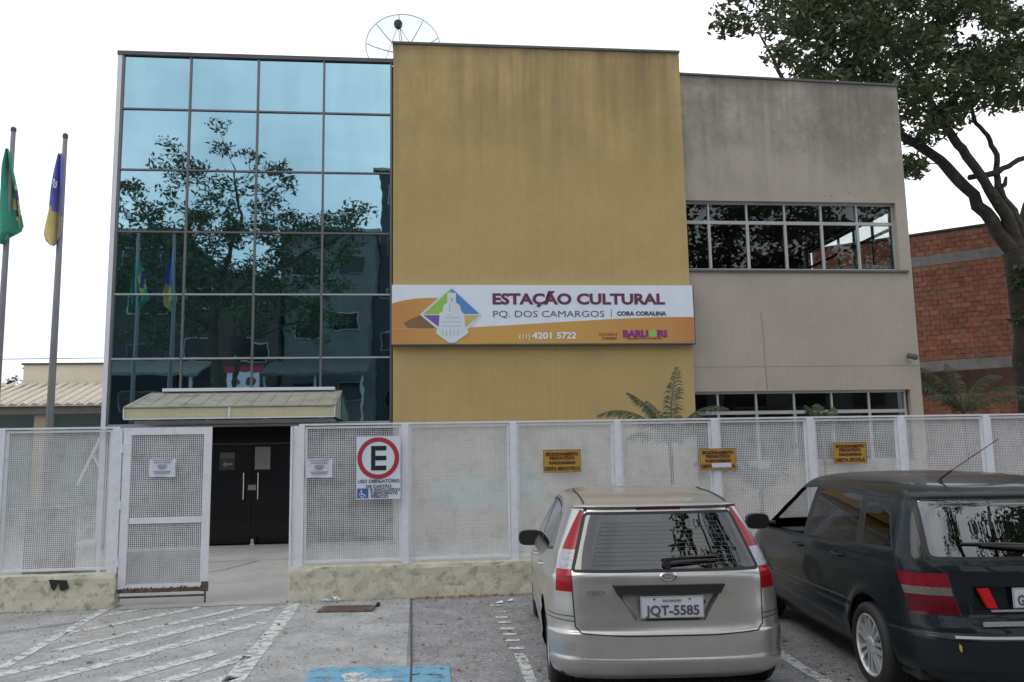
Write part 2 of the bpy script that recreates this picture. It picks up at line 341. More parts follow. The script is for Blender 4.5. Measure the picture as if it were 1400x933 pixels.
# ================================================================== GROUND
g = MB(); g.sheet([(-300,-300),(300,-300),(300,300),(-300,300)], 0); tag(build('ground', g, M['asphalt']), kind='structure')
M['patch'] = asphalt_mat('smoother pavement', (.34, .333, .325), .2)
g = MB(); g.sheet([(-8.5,6.0),(-.16,6.0),(-.2,10.05),(-8.5,10.05)], .004); tag(build('pavement', g, M['patch']), kind='structure')
g = MB(); g.sheet([(-12,10.28),(14,10.28),(14,16.5),(-12,16.5)], .004); tag(build('courtyard_floor', g, M['concrete_floor']), kind='structure')
g = MB(); g.sheet([(-3.5,9.98),(-1.62,9.98),(-1.62,10.3),(-3.5,10.3)], .009); tag(build('gateway_floor', g, M['concrete_floor']), kind='structure')
# joints and cracks
g = MB()
for pts in ([(-.185,9.98),(-.17,9.0),(-.15,8.0),(-.13,7.0),(-.12,5.6)], [(-7.5,8.6),(-5.2,8.75),(-4.2,8.9),(-3.55,9.35)],
            [(-3.9,13.9),(-3.0,14.1),(-1.2,14.05),(1.5,14.1)], [(-3.6,12.2),(-3.0,13.1),(-2.7,14.0)]):
    z = .0125
    for (a, b), (c, d) in zip(pts, pts[1:]):
        n = Vector((-(d-b), c-a)).normalized()*.008; g.add([(a+n.x,b+n.y,z),(c+n.x,d+n.y,z),(c-n.x,d-n.y,z),(a-n.x,b-n.y,z)], [(0,1,2,3)])
tag(build('pavement_joint', g, M['cable']), kind='structure')
M['road_white'] = worn_mat('worn white paint', (.62, .62, .60), .53, 11)
M['road_white_faint'] = worn_mat('faint white paint', (.5, .5, .49), .46, 13)
M['road_blue'] = worn_mat('worn blue paint', (.17, .38, .53), .56, 7)
def stripe(g, x0, y0, x1, y1, w0, w1=None, z=.0085, n=6):
    w1 = w1 or w0; d = Vector((x1-x0, y1-y0)).normalized(); nn = Vector((-d.y, d.x))
    vs = []
    for i in range(n+1):
        t = i/n; w = (w0+(w1-w0)*t)/2; j = random.uniform(-.012, .012)
        x, y = x0+(x1-x0)*t, y0+(y1-y0)*t
        vs += [(x+nn.x*(w+j), y+nn.y*(w+j), z), (x-nn.x*(w-j), y-nn.y*(w-j), z)]
    g.add(vs, [(2*i, 2*i+1, 2*i+3, 2*i+2) for i in range(n)])
g = MB()
stripe(g, -3.48, 7.45, -3.62, 10.3, .10); stripe(g, -1.47, 6.2, -1.50, 9.95, .17, .14)
tag(build('hatched_area_border_line', g, M['road_white']), kind='structure')
g = MB()
hs = [(-3.49,9.65,-3.0,10.15,.08),(-3.51,8.74,-2.55,9.95,.09),(-3.30,8.02,-2.05,9.85,.085),(-3.45,7.1,-1.70,9.75,.11),(-3.05,6.85,-1.66,8.94,.12),
      (-2.62,6.55,-1.82,7.72,.12),(-2.30,6.3,-1.53,7.5,.12),(-1.95,6.2,-1.5,6.85,.12)]
for h in hs: stripe(g, *h[:4], h[4]*1.3)
tag(build('hatching_stripes', g, M['road_white']), kind='structure')
g = MB(); stripe(g, -3.5, 10.2, -1.5, 9.93, .05); tag(build('threshold_line', g, M['road_white_faint']), kind='structure')
g = MB()
for y in (9.43, 9.05, 8.75, 8.5, 8.2, 7.95, 7.7, 7.4): g.sheet([(.69,y-.05),(.82,y-.07),(.83,y+.02),(.70,y+.04)], .006)
stripe(g, .755, 6.1, .76, 7.2, .09, z=.006)
tag(build('bay_dashed_line', g, M['road_white']), kind='structure')
g = MB(); stripe(g, 2.83, 5.2, 2.90, 7.6, .10, z=.006); stripe(g, 2.90, 7.6, 2.94, 9.6, .09, z=.006); tag(build('bay_line_between_cars', g, M['road_white']), kind='structure')
g = MB(); g.sheet([(-.92,5.7),(.17,5.7),(.17,6.89),(-.92,7.02)], .0085); tag(build('accessible_bay_marking', g, M['road_blue']), kind='structure')
g = MB()
def disc(g, cx, cy, r, z, n=20, r2=None):
    if r2 is None: g.sheet([(cx+r*math.cos(2*math.pi*k/n), cy+r*math.sin(2*math.pi*k/n)) for k in range(n)], z)
    else:
        vs = []
        for k in range(n): t = 2*math.pi*k/n; vs += [(cx+r*math.cos(t), cy+r*math.sin(t), z), (cx+r2*math.cos(t), cy+r2*math.sin(t), z)]
        g.add(vs, [(2*k, 2*k+1, (2*k+3) % (2*n), (2*k+2) % (2*n)) for k in range(n)])
disc(g, -.56, 6.70, .10, .0125); g.sheet([(-.63,6.62),(-.5,6.62),(-.42,6.2),(-.55,6.2)], .0127); g.sheet([(-.48,6.60),(-.24,6.56),(-.24,6.48),(-.48,6.5)], .0129); disc(g, -.42, 6.06, .24, .0131, 24, .18)
tag(build('wheelchair_symbol', g, M['road_white']), kind='structure')
# manhole cover
t = thing('manhole_cover', 'rusty reddish rectangular cover set in the pavement by the wall', 'manhole cover', (-.87,9.5,0), R(-6))
g = MB(); g.box(-.30,.30,-.17,.17,.004,.016); build('frame', g, M['rust'], t, world=False)
M['cover'] = mat('red iron plate', (.17, .115, .11), .85, var=.2, scale=8, dirt=(.25, .22, .2), dscale=6)
g = MB(); g.box(-.275,.275,-.145,.145,.016,.022)
for k in range(9): g.box(-.25,.25,-.13+k*.03,-.12+k*.03,.022,.026)
build('plate', g, M['cover'], t, world=False)
g = MB(); g.cbox((.31,.15,.02),(.03,.09,.04)); build('hinge', g, M['black_rubber'], t, world=False)

# ================================================================== CULTURAL CENTRE
B = thing('cultural_centre_building', 'three-storey building with blue glass grid, yellow central wall and beige wing behind the fence', 'building', (2.2, 16.45, 0))
FY = 16.45
# --- glass volume
g = MB(); g.box(-6.08,-.66,FY+.09,25,2.28,9.70); g.box(-6.08,-.66,FY+.9,25,0,2.28); g.box(-6.08,-5.95,FY+.09,FY+.9,0,2.28); build('wall', g, M['greige'], B)
g = MB(); g.box(-6.14,-.64,FY-.06,FY+.1,9.72,9.80); build('parapet_cap', g, M['cap'], B)
g = MB(); g.box(-6.13,-6.045,FY-.04,FY+.09,0,9.72); build('edge_trim', g, M['white_trim'], B)
cw = MB(); cols = [-6.02,-4.71,-3.38,-2.065,-.70]; rows = [9.72,8.60,7.34,6.08,4.83,3.57,2.30]
for x in cols: cw.box(x-.019, x+.019, FY-.035, FY+.07, 2.28, 9.72)
cwo = build('curtain_wall_frame', cw, M['mullion'], B)
for z in rows[1:]:
    g = MB()
    for a, b in zip(cols, cols[1:]): g.box(a+.020, b-.020, FY-.03, FY+.06, z-.015, z+.015)
    g.box(cols[0]+.024, cols[-1]-.024, FY+.02, FY+.059, z-.013, z+.013)
    build('transom', g, M['mullion'] if z > 6 else M['alu'], cwo)
for i, (a, b) in enumerate(zip(cols, cols[1:])):
    for j, (zt, zb) in enumerate(zip(rows, rows[1:])):
        w, h = (b-a)/2-.015, (zt-zb)/2-.015
        g = MB(); g.box(-w, w, -.006, .006, -h, h)
        o = build('glass_pane', g, M['curtain'], None); o.parent = cwo
        rv = Matrix.Translation(((a+b)/2, FY+.008, (zt+zb)/2)) @ Matrix.Rotation(R(random.uniform(-.3, .3)), 4, 'Z') @ Matrix.Rotation(R(random.uniform(-.22, .22)), 4, 'X')
        o.data.transform(ROOTINV[B.name] @ rv)
# ground floor glazing + doors
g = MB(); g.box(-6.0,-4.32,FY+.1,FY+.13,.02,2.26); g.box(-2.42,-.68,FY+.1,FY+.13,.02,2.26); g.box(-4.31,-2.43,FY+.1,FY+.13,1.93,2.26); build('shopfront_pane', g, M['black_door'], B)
g = MB()
for x in (-5.2,-4.34,-2.40,-1.55): g.box(x-.02,x+.02,FY+.06,FY+.10,.0,2.26)
g.box(-6,-.68,FY+.055,FY+.098,1.90,1.93); g.box(-6,-4.36,FY+.06,FY+.1,1.02,1.05); g.box(-2.38,-.68,FY+.06,FY+.1,1.02,1.05)
M['dark_frame'] = mat('dark frame', (.035, .035, .037), .5); build('shopfront_frame', g, M['dark_frame'], B)
for sx in (-1, 1):
    g = MB(); g.box(*sorted((-3.36+sx*.004, -3.36+sx*.93)), FY+.10, FY+.125, .03, 1.90); d = build('door', g, M['black_door'], B)
    g = MB(); x = -3.355+sx*.135; g.tube([(x,FY+.03,.86),(x,FY+.03,1.36)], .013, 8)
    for z in (.93, 1.29): g.tube([(x,FY+.03,z),(x,FY+.1,z)], .008, 6)
    build('handle', g, M['chrome'], d)
M['notice_grey'] = mat('shaded notice', (.22, .22, .21), .7)
o = MB().box(-3.30,-3.01,FY+.085,FY+.092,1.42,1.85); tag(build('paper_notice', o, M['notice_grey']), 'tall grey notice taped inside the black entrance door above its right handle', 'notice')
t = thing('arrow_sign', 'small dark sign with a white left arrow on the black entrance door', 'sign', (-3.82, FY+.09, 1.6))
g = MB(); g.box(-3.96,-3.67,FY+.084,FY+.092,1.42,1.76); build('panel', g, M['dark_frame'], t)
g = MB(); g.box(-3.95,-3.68,FY+.078,FY+.083,1.64,1.75); build('upper_strip', g, flat('dim_grey', (.09, .09, .09)), t)
g = MB(); g.prism([(-3.91,1.53),(-3.84,1.59),(-3.84,1.55),(-3.71,1.55),(-3.71,1.51),(-3.84,1.51),(-3.84,1.47)], FY+.077, FY+.083); build('arrow', g, M['notice_grey'], t)
tag(build('door_sticker', MB().box(-3.42,-3.27,FY+.088,FY+.094,1.03,1.13), flat('sticker_grey', (.25, .24, .22))), 'small beige sticker between the two long door handles', 'sticker')
t = MB(); t.lathe([(.05,0),(.05,.03),(.028,.05),(.028,.11),(.02,.13)], (-3.27,16.3,.004), n=14); tag(build('door_stop', t, M['alu'], smooth=False), 'small grey floor stop before the black entrance door', 'door stop')
# canopy
cn = MB(); cn.add([(-5.31,15.18,2.575),(-1.64,15.18,2.575),(-1.64,16.42,2.915),(-5.24,16.42,2.915),(-5.31,15.18,2.555),(-1.64,15.18,2.555),(-1.64,16.42,2.895),(-5.24,16.42,2.895)],
       [(0,1,2,3),(7,6,5,4),(0,4,5,1),(1,5,6,2),(2,6,7,3),(3,7,4,0)])
can = build('canopy', cn, M['canopy_roof'], B)
g = MB()
for k in range(13):
    x = -5.2+k*.293; g.add([(x-.012,15.19,2.584),(x+.012,15.19,2.584),(x+.012,16.41,2.924),(x-.012,16.41,2.924),(x,15.19,2.587),(x,16.41,2.927)], [(0,1,4),(2,3,5),(0,4,5,3),(1,2,5,4)])
build('roof_seams', g, M['canopy_roof'], can, kind='stuff')
for a, b in ((-5.29,-3.52),(-3.47,-1.66)):
    build('fascia', MB().box(a, b, 15.2, 15.23, 2.375, 2.548), M['canopy_fascia'], can)
g = MB(); g.box(-5.30,-1.65,15.185,15.235,2.350,2.372); g.box(-3.515,-3.475,15.185,15.235,2.375,2.552); g.box(-5.31,-5.291,15.185,15.235,2.373,2.552); g.box(-1.659,-1.64,15.185,15.235,2.373,2.552); build('fascia_trim', g, M['white_trim'], can)
g = MB(); g.add([(-1.66,15.24,2.36),(-1.66,16.4,2.36),(-1.66,16.4,2.89),(-1.66,15.24,2.55),(-1.68,15.24,2.36),(-1.68,16.4,2.36),(-1.68,16.4,2.89),(-1.68,15.24,2.55)], [(0,1,2,3),(7,6,5,4),(0,4,5,1),(1,5,6,2),(2,6,7,3),(3,7,4,0)])
g.add([(x, y, z) for x in (-5.27,-5.25) for y, z in ((15.24,2.36),(16.4,2.36),(16.4,2.89),(15.24,2.55))], [(0,1,2,3),(7,6,5,4),(0,4,5,1),(1,5,6,2),(2,6,7,3),(3,7,4,0)])
build('cheek_panel', g, M['canopy_roof'], can)
build('flashing', MB().box(-5.0,-1.78,16.30,16.41,2.925,2.985), M['white_trim'], can)
g = MB(); g.box(-6.0,-.7,16.32,16.4,2.24,2.275)
for y in (15.45, 15.9): g.box(-5.2,-1.7,y,y+.06,2.28,2.34)
for x in (-4.9,-3.9,-2.9,-1.9): g.box(x-.03,x+.03,15.25,16.3,2.341,2.36)
build('support_beam', g, M['steel'], can)
# --- yellow wall
g = MB(); g.box(-.655,5.43,FY-.10,25,0,10.10); build('yellow_wall', g, M['yellow'], B)
g = MB(); g.box(-.67,5.445,FY-.13,25.02,10.10,10.15); build('parapet_cap', g, M['cap'], B)
# --- beige wing
T = .22; X1 = 10.395
def top(x): return 9.66-.025*(x-5.44)
g = MB()
for (a, b, z0, z1) in ((5.43,X1,0,1.35),(10.14,X1,1.35,2.82),(5.43,X1,2.82,5.37),(10.14,X1,5.37,6.87)): g.box(a, b, FY, FY+T, z0, z1)
g.prism([(5.43,6.87),(X1,6.87),(X1,top(X1)),(5.43,top(5.43))], FY, FY+T)
for (a, b, z0, z1) in ((FY+T,24,0,5.37),(FY+T,16.84,5.37,6.87),(21.0,24,5.37,6.87),(FY+T,24,6.87,9.535)): g.box(X1-T, X1, a, b, z0, z1)
build('wing_wall', g, M['greige'], B)
g = MB(); g.prism([(5.44,top(5.44)),(X1+.02,top(X1)),(X1+.02,top(X1)+.045),(5.44,top(5.44)+.045)], FY-.03, FY+T+.02); build('wing_parapet_cap', g, M['cap'], B)
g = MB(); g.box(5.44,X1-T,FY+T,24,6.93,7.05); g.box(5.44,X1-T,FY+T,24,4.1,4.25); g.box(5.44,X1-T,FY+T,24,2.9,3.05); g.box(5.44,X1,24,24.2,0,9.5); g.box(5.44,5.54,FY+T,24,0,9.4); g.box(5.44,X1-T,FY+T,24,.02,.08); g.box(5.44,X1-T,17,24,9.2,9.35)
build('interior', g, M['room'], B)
g = MB(); g.box(5.44,10.30,FY-.05,FY-.002,5.325,5.368); build('window_sill', g, M['cap'], B)
def ribbon(xs, z0, zt, z1, y, name='window'):
    g = MB(); w = .028
    g.box(xs[0],xs[-1]+w,y,y+.06,z0,z0+.05); g.box(xs[0],xs[-1]+w,y,y+.06,z1-.05,z1); g.box(xs[0],xs[-1]+w,y-.005,y+.055,zt-.035,zt+.035)
    for x in xs[1:]: g.box(x-w,x+w,y-.004,y+.056,z0+.05,zt-.035); g.box(x-w*.7,x+w*.7,y-.004,y+.056,zt+.035,z1-.05)
    fr = build(name, g, M['alu'], B)
    for a, b in zip(xs, xs[1:]):
        for c, d in ((z0+.05,zt-.035),(zt+.035,z1-.05)):
            gg = MB(); gg.box(a+.02,b-.02,y+.03,y+.036,c,d); build('pane', gg, M['dark_glass'], fr)
    return fr
ribbon([5.2,5.98,6.82,7.66,8.48,9.29,10.11], 5.37, 6.42, 6.87, FY+.10)
ribbon([5.2,5.98,6.80,7.62,8.44,9.26,10.06], 1.35, 2.38, 2.82, FY+.10)
g = MB(); x = X1-.12
ys = [16.86,17.72,18.55,19.3,20.1,20.98]
g.box(x,x+.05,ys[0],ys[-1],5.37,5.42); g.box(x,x+.05,ys[0],ys[-1],6.82,6.87); g.box(x-.004,x+.046,ys[0],ys[-1],6.40,6.46)
for y in ys: g.box(x+.002,x+.052,y-.025,y+.025,5.42,6.82)
sw = build('side_window', g, M['dark_frame'], B)  # backlit darkness of this frame is put into its colour
# plinth bolts, vertical crack and wall pipe on the wing
g = MB(); g.tube([(6.97,FY-.004,4.45),(7.0,FY-.004,3.9),(6.99,FY-.004,3.4),(7.02,FY-.004,2.83)], .006, 5); build('wall_crack', g, M['faint_joint'], B)
for z in (3.32,):
    build('render_joint', MB().box(5.44,10.39,FY-.003,FY+.002,z,z+.012), mat('joint shade', (.26,.24,.205), .9), B)
g = MB()
for x, z in ((8.57,7.03),(8.70,7.02),(9.1,7.1),(8.2,4.72)): g.tube([(x,FY-.012,z),(x,FY+.01,z)], .02, 8)
build('wall_plug', g, M['pillar'], B)
# roof slab to hide inside
# ================================================================== SIGN
SY = FY-.24
S = thing('building_sign', 'long white and orange sign board reading ESTACAO CULTURAL on the yellow wall', 'sign', (2.4, SY, 3.8))
k_ = SY/16.45
sx0, sx1, sz0, sz1 = -.67, 5.44, 3.80, 4.985
g = MB(); g.box(sx0,sx1,SY,SY+.13,sz0,sz1); build('panel', g, M['sign_white'], S)
g = MB(); g.box(sx0+.01,sx1+.012,SY-.012,SY+.14,sz0-.03,sz0-.002); g.box(sx1+.002,sx1+.02,SY-.004,SY+.135,sz0,sz1); build('edge_frame', g, M['cap'], S)
y0 = SY-.003
curve = [(sx0,4.10)]
band = [(-.665,4.105),(.2,4.11),(.9,4.13),(1.8,4.18),(2.8,4.24),(3.9,4.30),(4.7,4.33),(5.435,4.33)]
g = MB(); g.prism([(-.665,sz0+.004),(5.435,sz0+.004)]+band[::-1], y0, y0+.002); build('orange_band', g, M['orange'], S)
dune = [(-.665,4.61),(-.45,4.67),(-.2,4.71),(.05,4.725),(.30,4.72),(.32,4.62),(.18,4.5),(-.05,4.36),(.05,4.25),(.35,4.115),(-.665,4.112)]
g = MB(); g.prism(dune, y0, y0+.002); build('dune_shape', g, M['orange'], S)
g = MB(); g.prism([(-.45,4.22),(-.2,4.34),(.05,4.47),(.2,4.58),(.33,4.55),(.6,4.2),(.5,4.116),(-.35,4.116)], y0-.003, y0-.001); build('dune_shade', g, M['sign_shadow_brown'], S)
# emblem: a diamond of four coloured quarters with a white monument in front
cx, cz = .505, 4.385
g = MB(); g.prism([(cx,4.95),(cx+.60,cz),(cx+.30,4.08),(cx+.34,4.02),(cx+.05,3.815),(cx-.06,3.815),(cx-.32,4.02),(cx-.28,4.09),(cx-.63,cz)], y0-.006, y0-.004); build('emblem_ground', g, M['logo_white'], S)
for nm, m_, poly in (('emblem_quarter', 'logo_green', [(cx,4.915),(cx,cz+.012),(cx-.56,cz+.012)]), ('emblem_quarter', 'logo_blue', [(cx,4.915),(cx+.55,cz+.012),(cx,cz+.012)]),
                ('emblem_quarter', 'logo_purple', [(cx-.56,cz-.012),(cx,cz-.012),(cx,4.0),(cx-.22,4.11)]), ('emblem_quarter', 'logo_gold', [(cx+.55,cz-.012),(cx+.26,4.12),(cx,4.0),(cx,cz-.012)])):
    build(nm, MB().prism(poly, y0-.009, y0-.007), M[m_], S)
mon = [(-.085,4.82),(.085,4.82),(.085,4.63),(.16,4.57),(.19,4.45),(.24,4.40),(.27,4.1),(.33,4.05),(.31,4.0),(.05,3.82),(-.06,3.82),(-.30,4.0),(-.32,4.06),(-.26,4.12),(-.24,4.42),(-.18,4.45),(-.16,4.57),(-.085,4.63)]
build('emblem_monument', MB().prism([(cx+a,b) for a, b in mon], y0-.012, y0-.010), M['logo_white'], S)
g = MB(); g.prism([(cx-.015,4.72),(cx+.02,4.72),(cx+.02,4.65),(cx-.015,4.65)], y0-.0145, y0-.013)
for a, b, c, d in ((-.13,4.33,.16,4.318),(-.2,4.245,.2,4.235),(-.21,4.16,.21,4.15),(-.1,4.38,-.0,4.37),(-.05,4.6,-.035,4.45)): g.prism([(cx+a,b),(cx+c,b),(cx+c,d),(cx+a,d)], y0-.0145, y0-.013)
for k in range(5): g.prism([(cx-.2+k*.08,4.08),(cx-.185+k*.08,4.08),(cx-.165+k*.07,3.96),(cx-.18+k*.07,3.96)], y0-.0145, y0-.013)
build('emblem_lines', g, M['logo_grey'], S)
ly = y0-.001
text('lettering', 'ESTAÇÃO CULTURAL', .30, (1.32, ly, 4.60), M['plum'], S, width=3.53, bold=.012)
text('lettering', 'PQ. DOS CAMARGOS', .185, (1.33, ly, 4.335), M['grey_ink'], S, width=2.25, bold=-.001)
g = MB(); g.box(3.72,3.732,ly-.002,ly+.001,4.33,4.49); build('divider', g, M['grey_ink'], S)
text('lettering', 'CORA CORALINA', .115, (3.84, ly, 4.365), M['grey_ink'], S, width=1.03, bold=.006)
text('lettering', '(11)', .12, (1.84, ly-.003, 3.905), M['white_ink'], S, width=.22, bold=.001)
text('lettering', '4201', .175, (2.1, ly-.003, 3.90), M['white_ink'], S, width=.395, bold=.006); text('lettering', '5722', .175, (2.60, ly-.003, 3.90), M['white_ink'], S, width=.395, bold=.006)
text('lettering', 'CULTURA E', .075, (3.45, ly-.003, 3.955), M['sign_shadow_brown'], S, width=.38, bold=.001); text('lettering', 'TURISMO', .07, (3.52, ly-.003, 3.875), M['sign_shadow_brown'], S, width=.3, bold=.002)
text('lettering', 'BARU', .19, (3.95, ly-.003, 3.925), M['magenta'], S, width=.52, bold=.012); text('lettering', 'RI', .19, (4.66, ly-.003, 3.925), M['magenta'], S, width=.20, bold=.012)
g = MB(); g.prism([(4.49,3.925),(4.63,3.925),(4.65,4.0),(4.63,4.06),(4.56,4.075),(4.49,4.06),(4.475,4.0)], ly-.006, ly-.003); build('lettering', g, M['logo_green'], S)
text('lettering', 'ESCREVENDO UMA NOVA HISTÓRIA', .045, (4.03, ly-.003, 3.875), M['sign_shadow_brown'], S, width=.72)

# security camera
t = thing('security_camera', 'small dark security camera on the right edge of the beige wing', 'camera', (10.2, FY-.12, 3.5))
g = MB(); g.box(10.14,10.2,FY-.05,FY-.001,3.42,3.56); g.tube([(10.17,FY-.03,3.52),(10.13,FY-.16,3.56)], .012, 6); build('bracket', g, M['alu'], t)
g = MB(); g.tube([(10.15,FY-.34,3.46),(10.13,FY-.32,3.465),(10.09,FY-.12,3.52),(10.09,FY-.10,3.525)], [.035,.06,.06,.04], 12); build('body', g, M['cap'], t)

# satellite dish
D = thing('satellite_dish', 'wire mesh satellite dish on the roof behind the yellow parapet', 'satellite dish', (-.53, 19.2, 9.7))
dc = Vector((-.53, 19.2, 11.52)); rd = .90
rotd = Matrix.Rotation(R(-8), 3, 'X')
def dp(r, a): return dc + rotd @ Vector((r*math.cos(a), .30*(1-(r/rd)**2), r*math.sin(a)))
g = MB(); g.tube([dp(rd, 2*math.pi*k/48) for k in range(49)], .011, 6, False); build('rim', g, M['steel'], D)
for k in range(9):
    a = R(97+40*k); build('rib', MB().tube([dp(.05+(rd-.05)*j/8, a) for j in range(9)], [.016-.0008*j for j in range(9)], 5), M['steel'], D)
def scrim():
    m = bpy.data.materials.new('dish mesh'); m.use_nodes = True; n, l = m.node_tree.nodes, m.node_tree.links; b = n['Principled BSDF']; b.inputs['Base Color'].default_value = (.62, .66, .72, 1); b.inputs['Alpha'].default_value = .10; return m
g = MB(); vs = [dp(0, 0)]; N = 40; ring = 8
for j in range(1, ring+1): vs += [dp(rd*j/ring, 2*math.pi*k/N) for k in range(N)]
fs = [(0, 1+k, 1+(k+1) % N) for k in range(N)]+[(1+j*N+k, 1+j*N+(k+1) % N, 1+(j+1)*N+(k+1) % N, 1+(j+1)*N+k) for j in range(ring-1) for k in range(N)]
g.add(vs, fs); build('reflector_mesh', g, scrim(), D, smooth=True)
fp = dc+rotd @ Vector((-.1, -.55, .18))
g = MB(); g.lathe([(.03,-.1),(.10,-.09),(.10,0),(.05,.02),(.05,.12)], fp, 'y', 16); build('feed_horn', g, M['black_plastic'], D)
g = MB()
for a in (R(210), R(330), R(270)): g.tube([dp(.5, a), fp], .007, 5)
build('feed_arm', g, M['steel'], D)
g = MB(); g.tube([(-.53,19.5,9.65),(-.53,19.5,11.5)], .045, 8); g.tube([(-.53,19.5,11.45),tuple(dp(0,0))], .05, 8); build('mast', g, M['steel'], D)

# ================================================================== FENCES AND GATE
FNY = 10.2
BASE_H = .385
def wires(x0, x1, z0, z1, y, s=.0222, t=.0080):
    g = MB(); n = int((x1-x0)/s)
    for k in range(1, n):
        x = x0+(x1-x0)*k/n + random.uniform(-.0012, .0012); g.box(x-t/2, x+t/2, y-.003, y+.001, z0, z1)
    n = int((z1-z0)/s)
    for k in range(1, n):
        z = z0+(z1-z0)*k/n + random.uniform(-.0012, .0012); g.box(x0, x1, y+.0012, y+.005, z-t/2, z+t/2)
    return g
def frame_bars(g, x0, x1, z0, z1, y, w, d=.03):
    g.box(x0,x0+w,y-d,y+d,z0,z1); g.box(x1-w,x1,y-d,y+d,z0,z1); g.box(x0+w,x1-w,y-d+.002,y+d-.002,z0,z0+w); g.box(x0+w,x1-w,y-d+.002,y+d-.002,z1-w,z1)
def fence(name, label, posts, x_start, x_end, wall):
    t = thing(name, label, 'fence', ((x_start+x_end)/2, FNY, 0))
    for x, w in posts:
        g = MB(); g.box(x-w/2, x+w/2, FNY-.045, FNY+.035, BASE_H+.002, 2.035); build('post', g, M['white_metal'], t)
    for (a, wa), (b, wb) in zip(posts, posts[1:]):
        x0, x1 = a+wa/2+.004, b-wb/2-.004
        g = MB(); frame_bars(g, x0, x1, .425, 2.025, FNY, .028, .02); p = build('panel_frame', g, M['white_metal'], t)
        build('wire_mesh', wires(x0+.025, x1-.025, .45, 2.0, FNY+.012), M['mesh_metal'], p, kind='stuff')
    g = MB(); g.box(posts[0][0], posts[-1][0], FNY-.035, FNY+.03, 2.036, 2.058); build('top_rail', g, M['white_metal'], t)
    return t
fence('fence_right', 'long white wire-mesh fence on a low wall, right of the entrance gap', [(-1.52,.13),(-.26,.085),(1.055,.085),(2.36,.085),(3.615,.085),(4.875,.085),(6.1,.085),(7.28,.085),(8.5,.085),(9.72,.085),(10.95,.085)], -1.6, 11, None).name = 'mesh_fence'
fence('fence_left', 'short white wire-mesh fence on a low wall, left of the gate', [(-8.8,.08),(-7.5,.08),(-6.2,.08),(-4.90,.10),(-3.60,.11)], -8.8, -3.55, None).name = 'mesh_fence'
# low walls (chipped, with an uneven skin)
def low_wall(name, label, x0, x1, tilt=0):
    nx = int((x1-x0)/.12); vs = []; fs = []; prof = [(-.10,-.12),(-.10,.0),(-.095,.12),(-.095,.25),(-.10,.34),(-.095,BASE_H),(.095,BASE_H),(.10,-.12)]
    for i in range(nx+1):
        x = x0+(x1-x0)*i/nx
        for (dy, z) in prof: vs.append((x, FNY+dy+(random.uniform(-.006,.006) if dy < 0 else 0), z+(random.uniform(-.004,.002) if z >= BASE_H else 0)))
    n = len(prof)
    for i in range(nx):
        for k in range(n): a = i*n+k; b = i*n+(k+1) % n; fs.append((a, b, b+n, a+n))
    fs += [tuple(range(n)), tuple(nx*n+k for k in range(n))[::-1]]
    g = MB(); g.add(vs, fs); o = build(name, g, M['cream_wall']); return tag(o, label, 'wall')
low_wall('low_wall', 'stained cream low wall under the long fence right of the gap', -1.60, 11.0)
lw = low_wall('low_wall', 'stained cream low wall with a broken dark hole, left of the gate', -8.8, -3.545)
g = MB()
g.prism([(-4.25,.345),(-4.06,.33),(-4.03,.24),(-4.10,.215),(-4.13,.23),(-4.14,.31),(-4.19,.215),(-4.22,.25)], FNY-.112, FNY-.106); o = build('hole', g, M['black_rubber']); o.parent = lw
for x, z, r in ((-4.2,.375,.03),(-4.33,.355,.022),(-4.05,.375,.015)):
    pass
# gate
G = thing('gate', 'white wire-mesh pedestrian gate with rusty lower edge left of the entrance gap', 'gate', (-3.0, FNY, 0))
g = MB(); frame_bars(g, -3.53, -2.535, .16, 2.04, FNY-.02, .085, .022); g.box(-3.44,-2.625,FNY-.036,FNY-.004,.93,1.0); build('frame', g, M['white_metal'], G)
build('wire_mesh', wires(-3.445,-2.62,.24,.93,FNY-.02), M['mesh_metal'], G, kind='stuff'); build('wire_mesh', wires(-3.445,-2.62,1.0,1.96,FNY-.02), M['mesh_metal'], G, kind='stuff')
M['grimy_white'] = mat('grimy kick plate', (.42, .41, .41), .7, var=.12, scale=5, dirt=(.2, .15, .12), dscale=9, damt=.7)
build('kick_plate', MB().box(-3.44,-2.625,FNY-.012,FNY-.002,.25,.62), M['grimy_white'], G)
g = MB(); g.box(-3.53,-2.53,FNY-.047,FNY-.042,.155,.20); g.box(-2.60,-2.52,FNY-.052,FNY-.04,.15,.26)
for k in range(26): x = -3.5+k*.037; g.box(x,x+random.uniform(.01,.034),FNY-.0455,FNY-.0425,.20,.20+random.uniform(.002,.02))
build('rust_edge', g, M['rust'], G)
g = MB(); g.tube([(-3.52,FNY-.02,.105),(-2.56,FNY-.02,.105)], .012, 6); g.tube([(-2.56,FNY-.02,.02),(-2.56,FNY-.02,.2)], .011, 6); build('bottom_rod', g, M['rust'], G)
for z in (.45, 1.1, 1.75): build('hinge', MB().tube([(-3.54,FNY-.045,z),(-3.54,FNY-.045,z+.10)], .015, 8), M['white_metal'], G)
o = MB().box(-1.615,-1.59,FNY-.06,FNY-.03,.02,2.03); tag(build('gate_stop_angle', o, M['white_metal']), 'thin white angle iron beside the entrance gap, right side', 'angle iron')

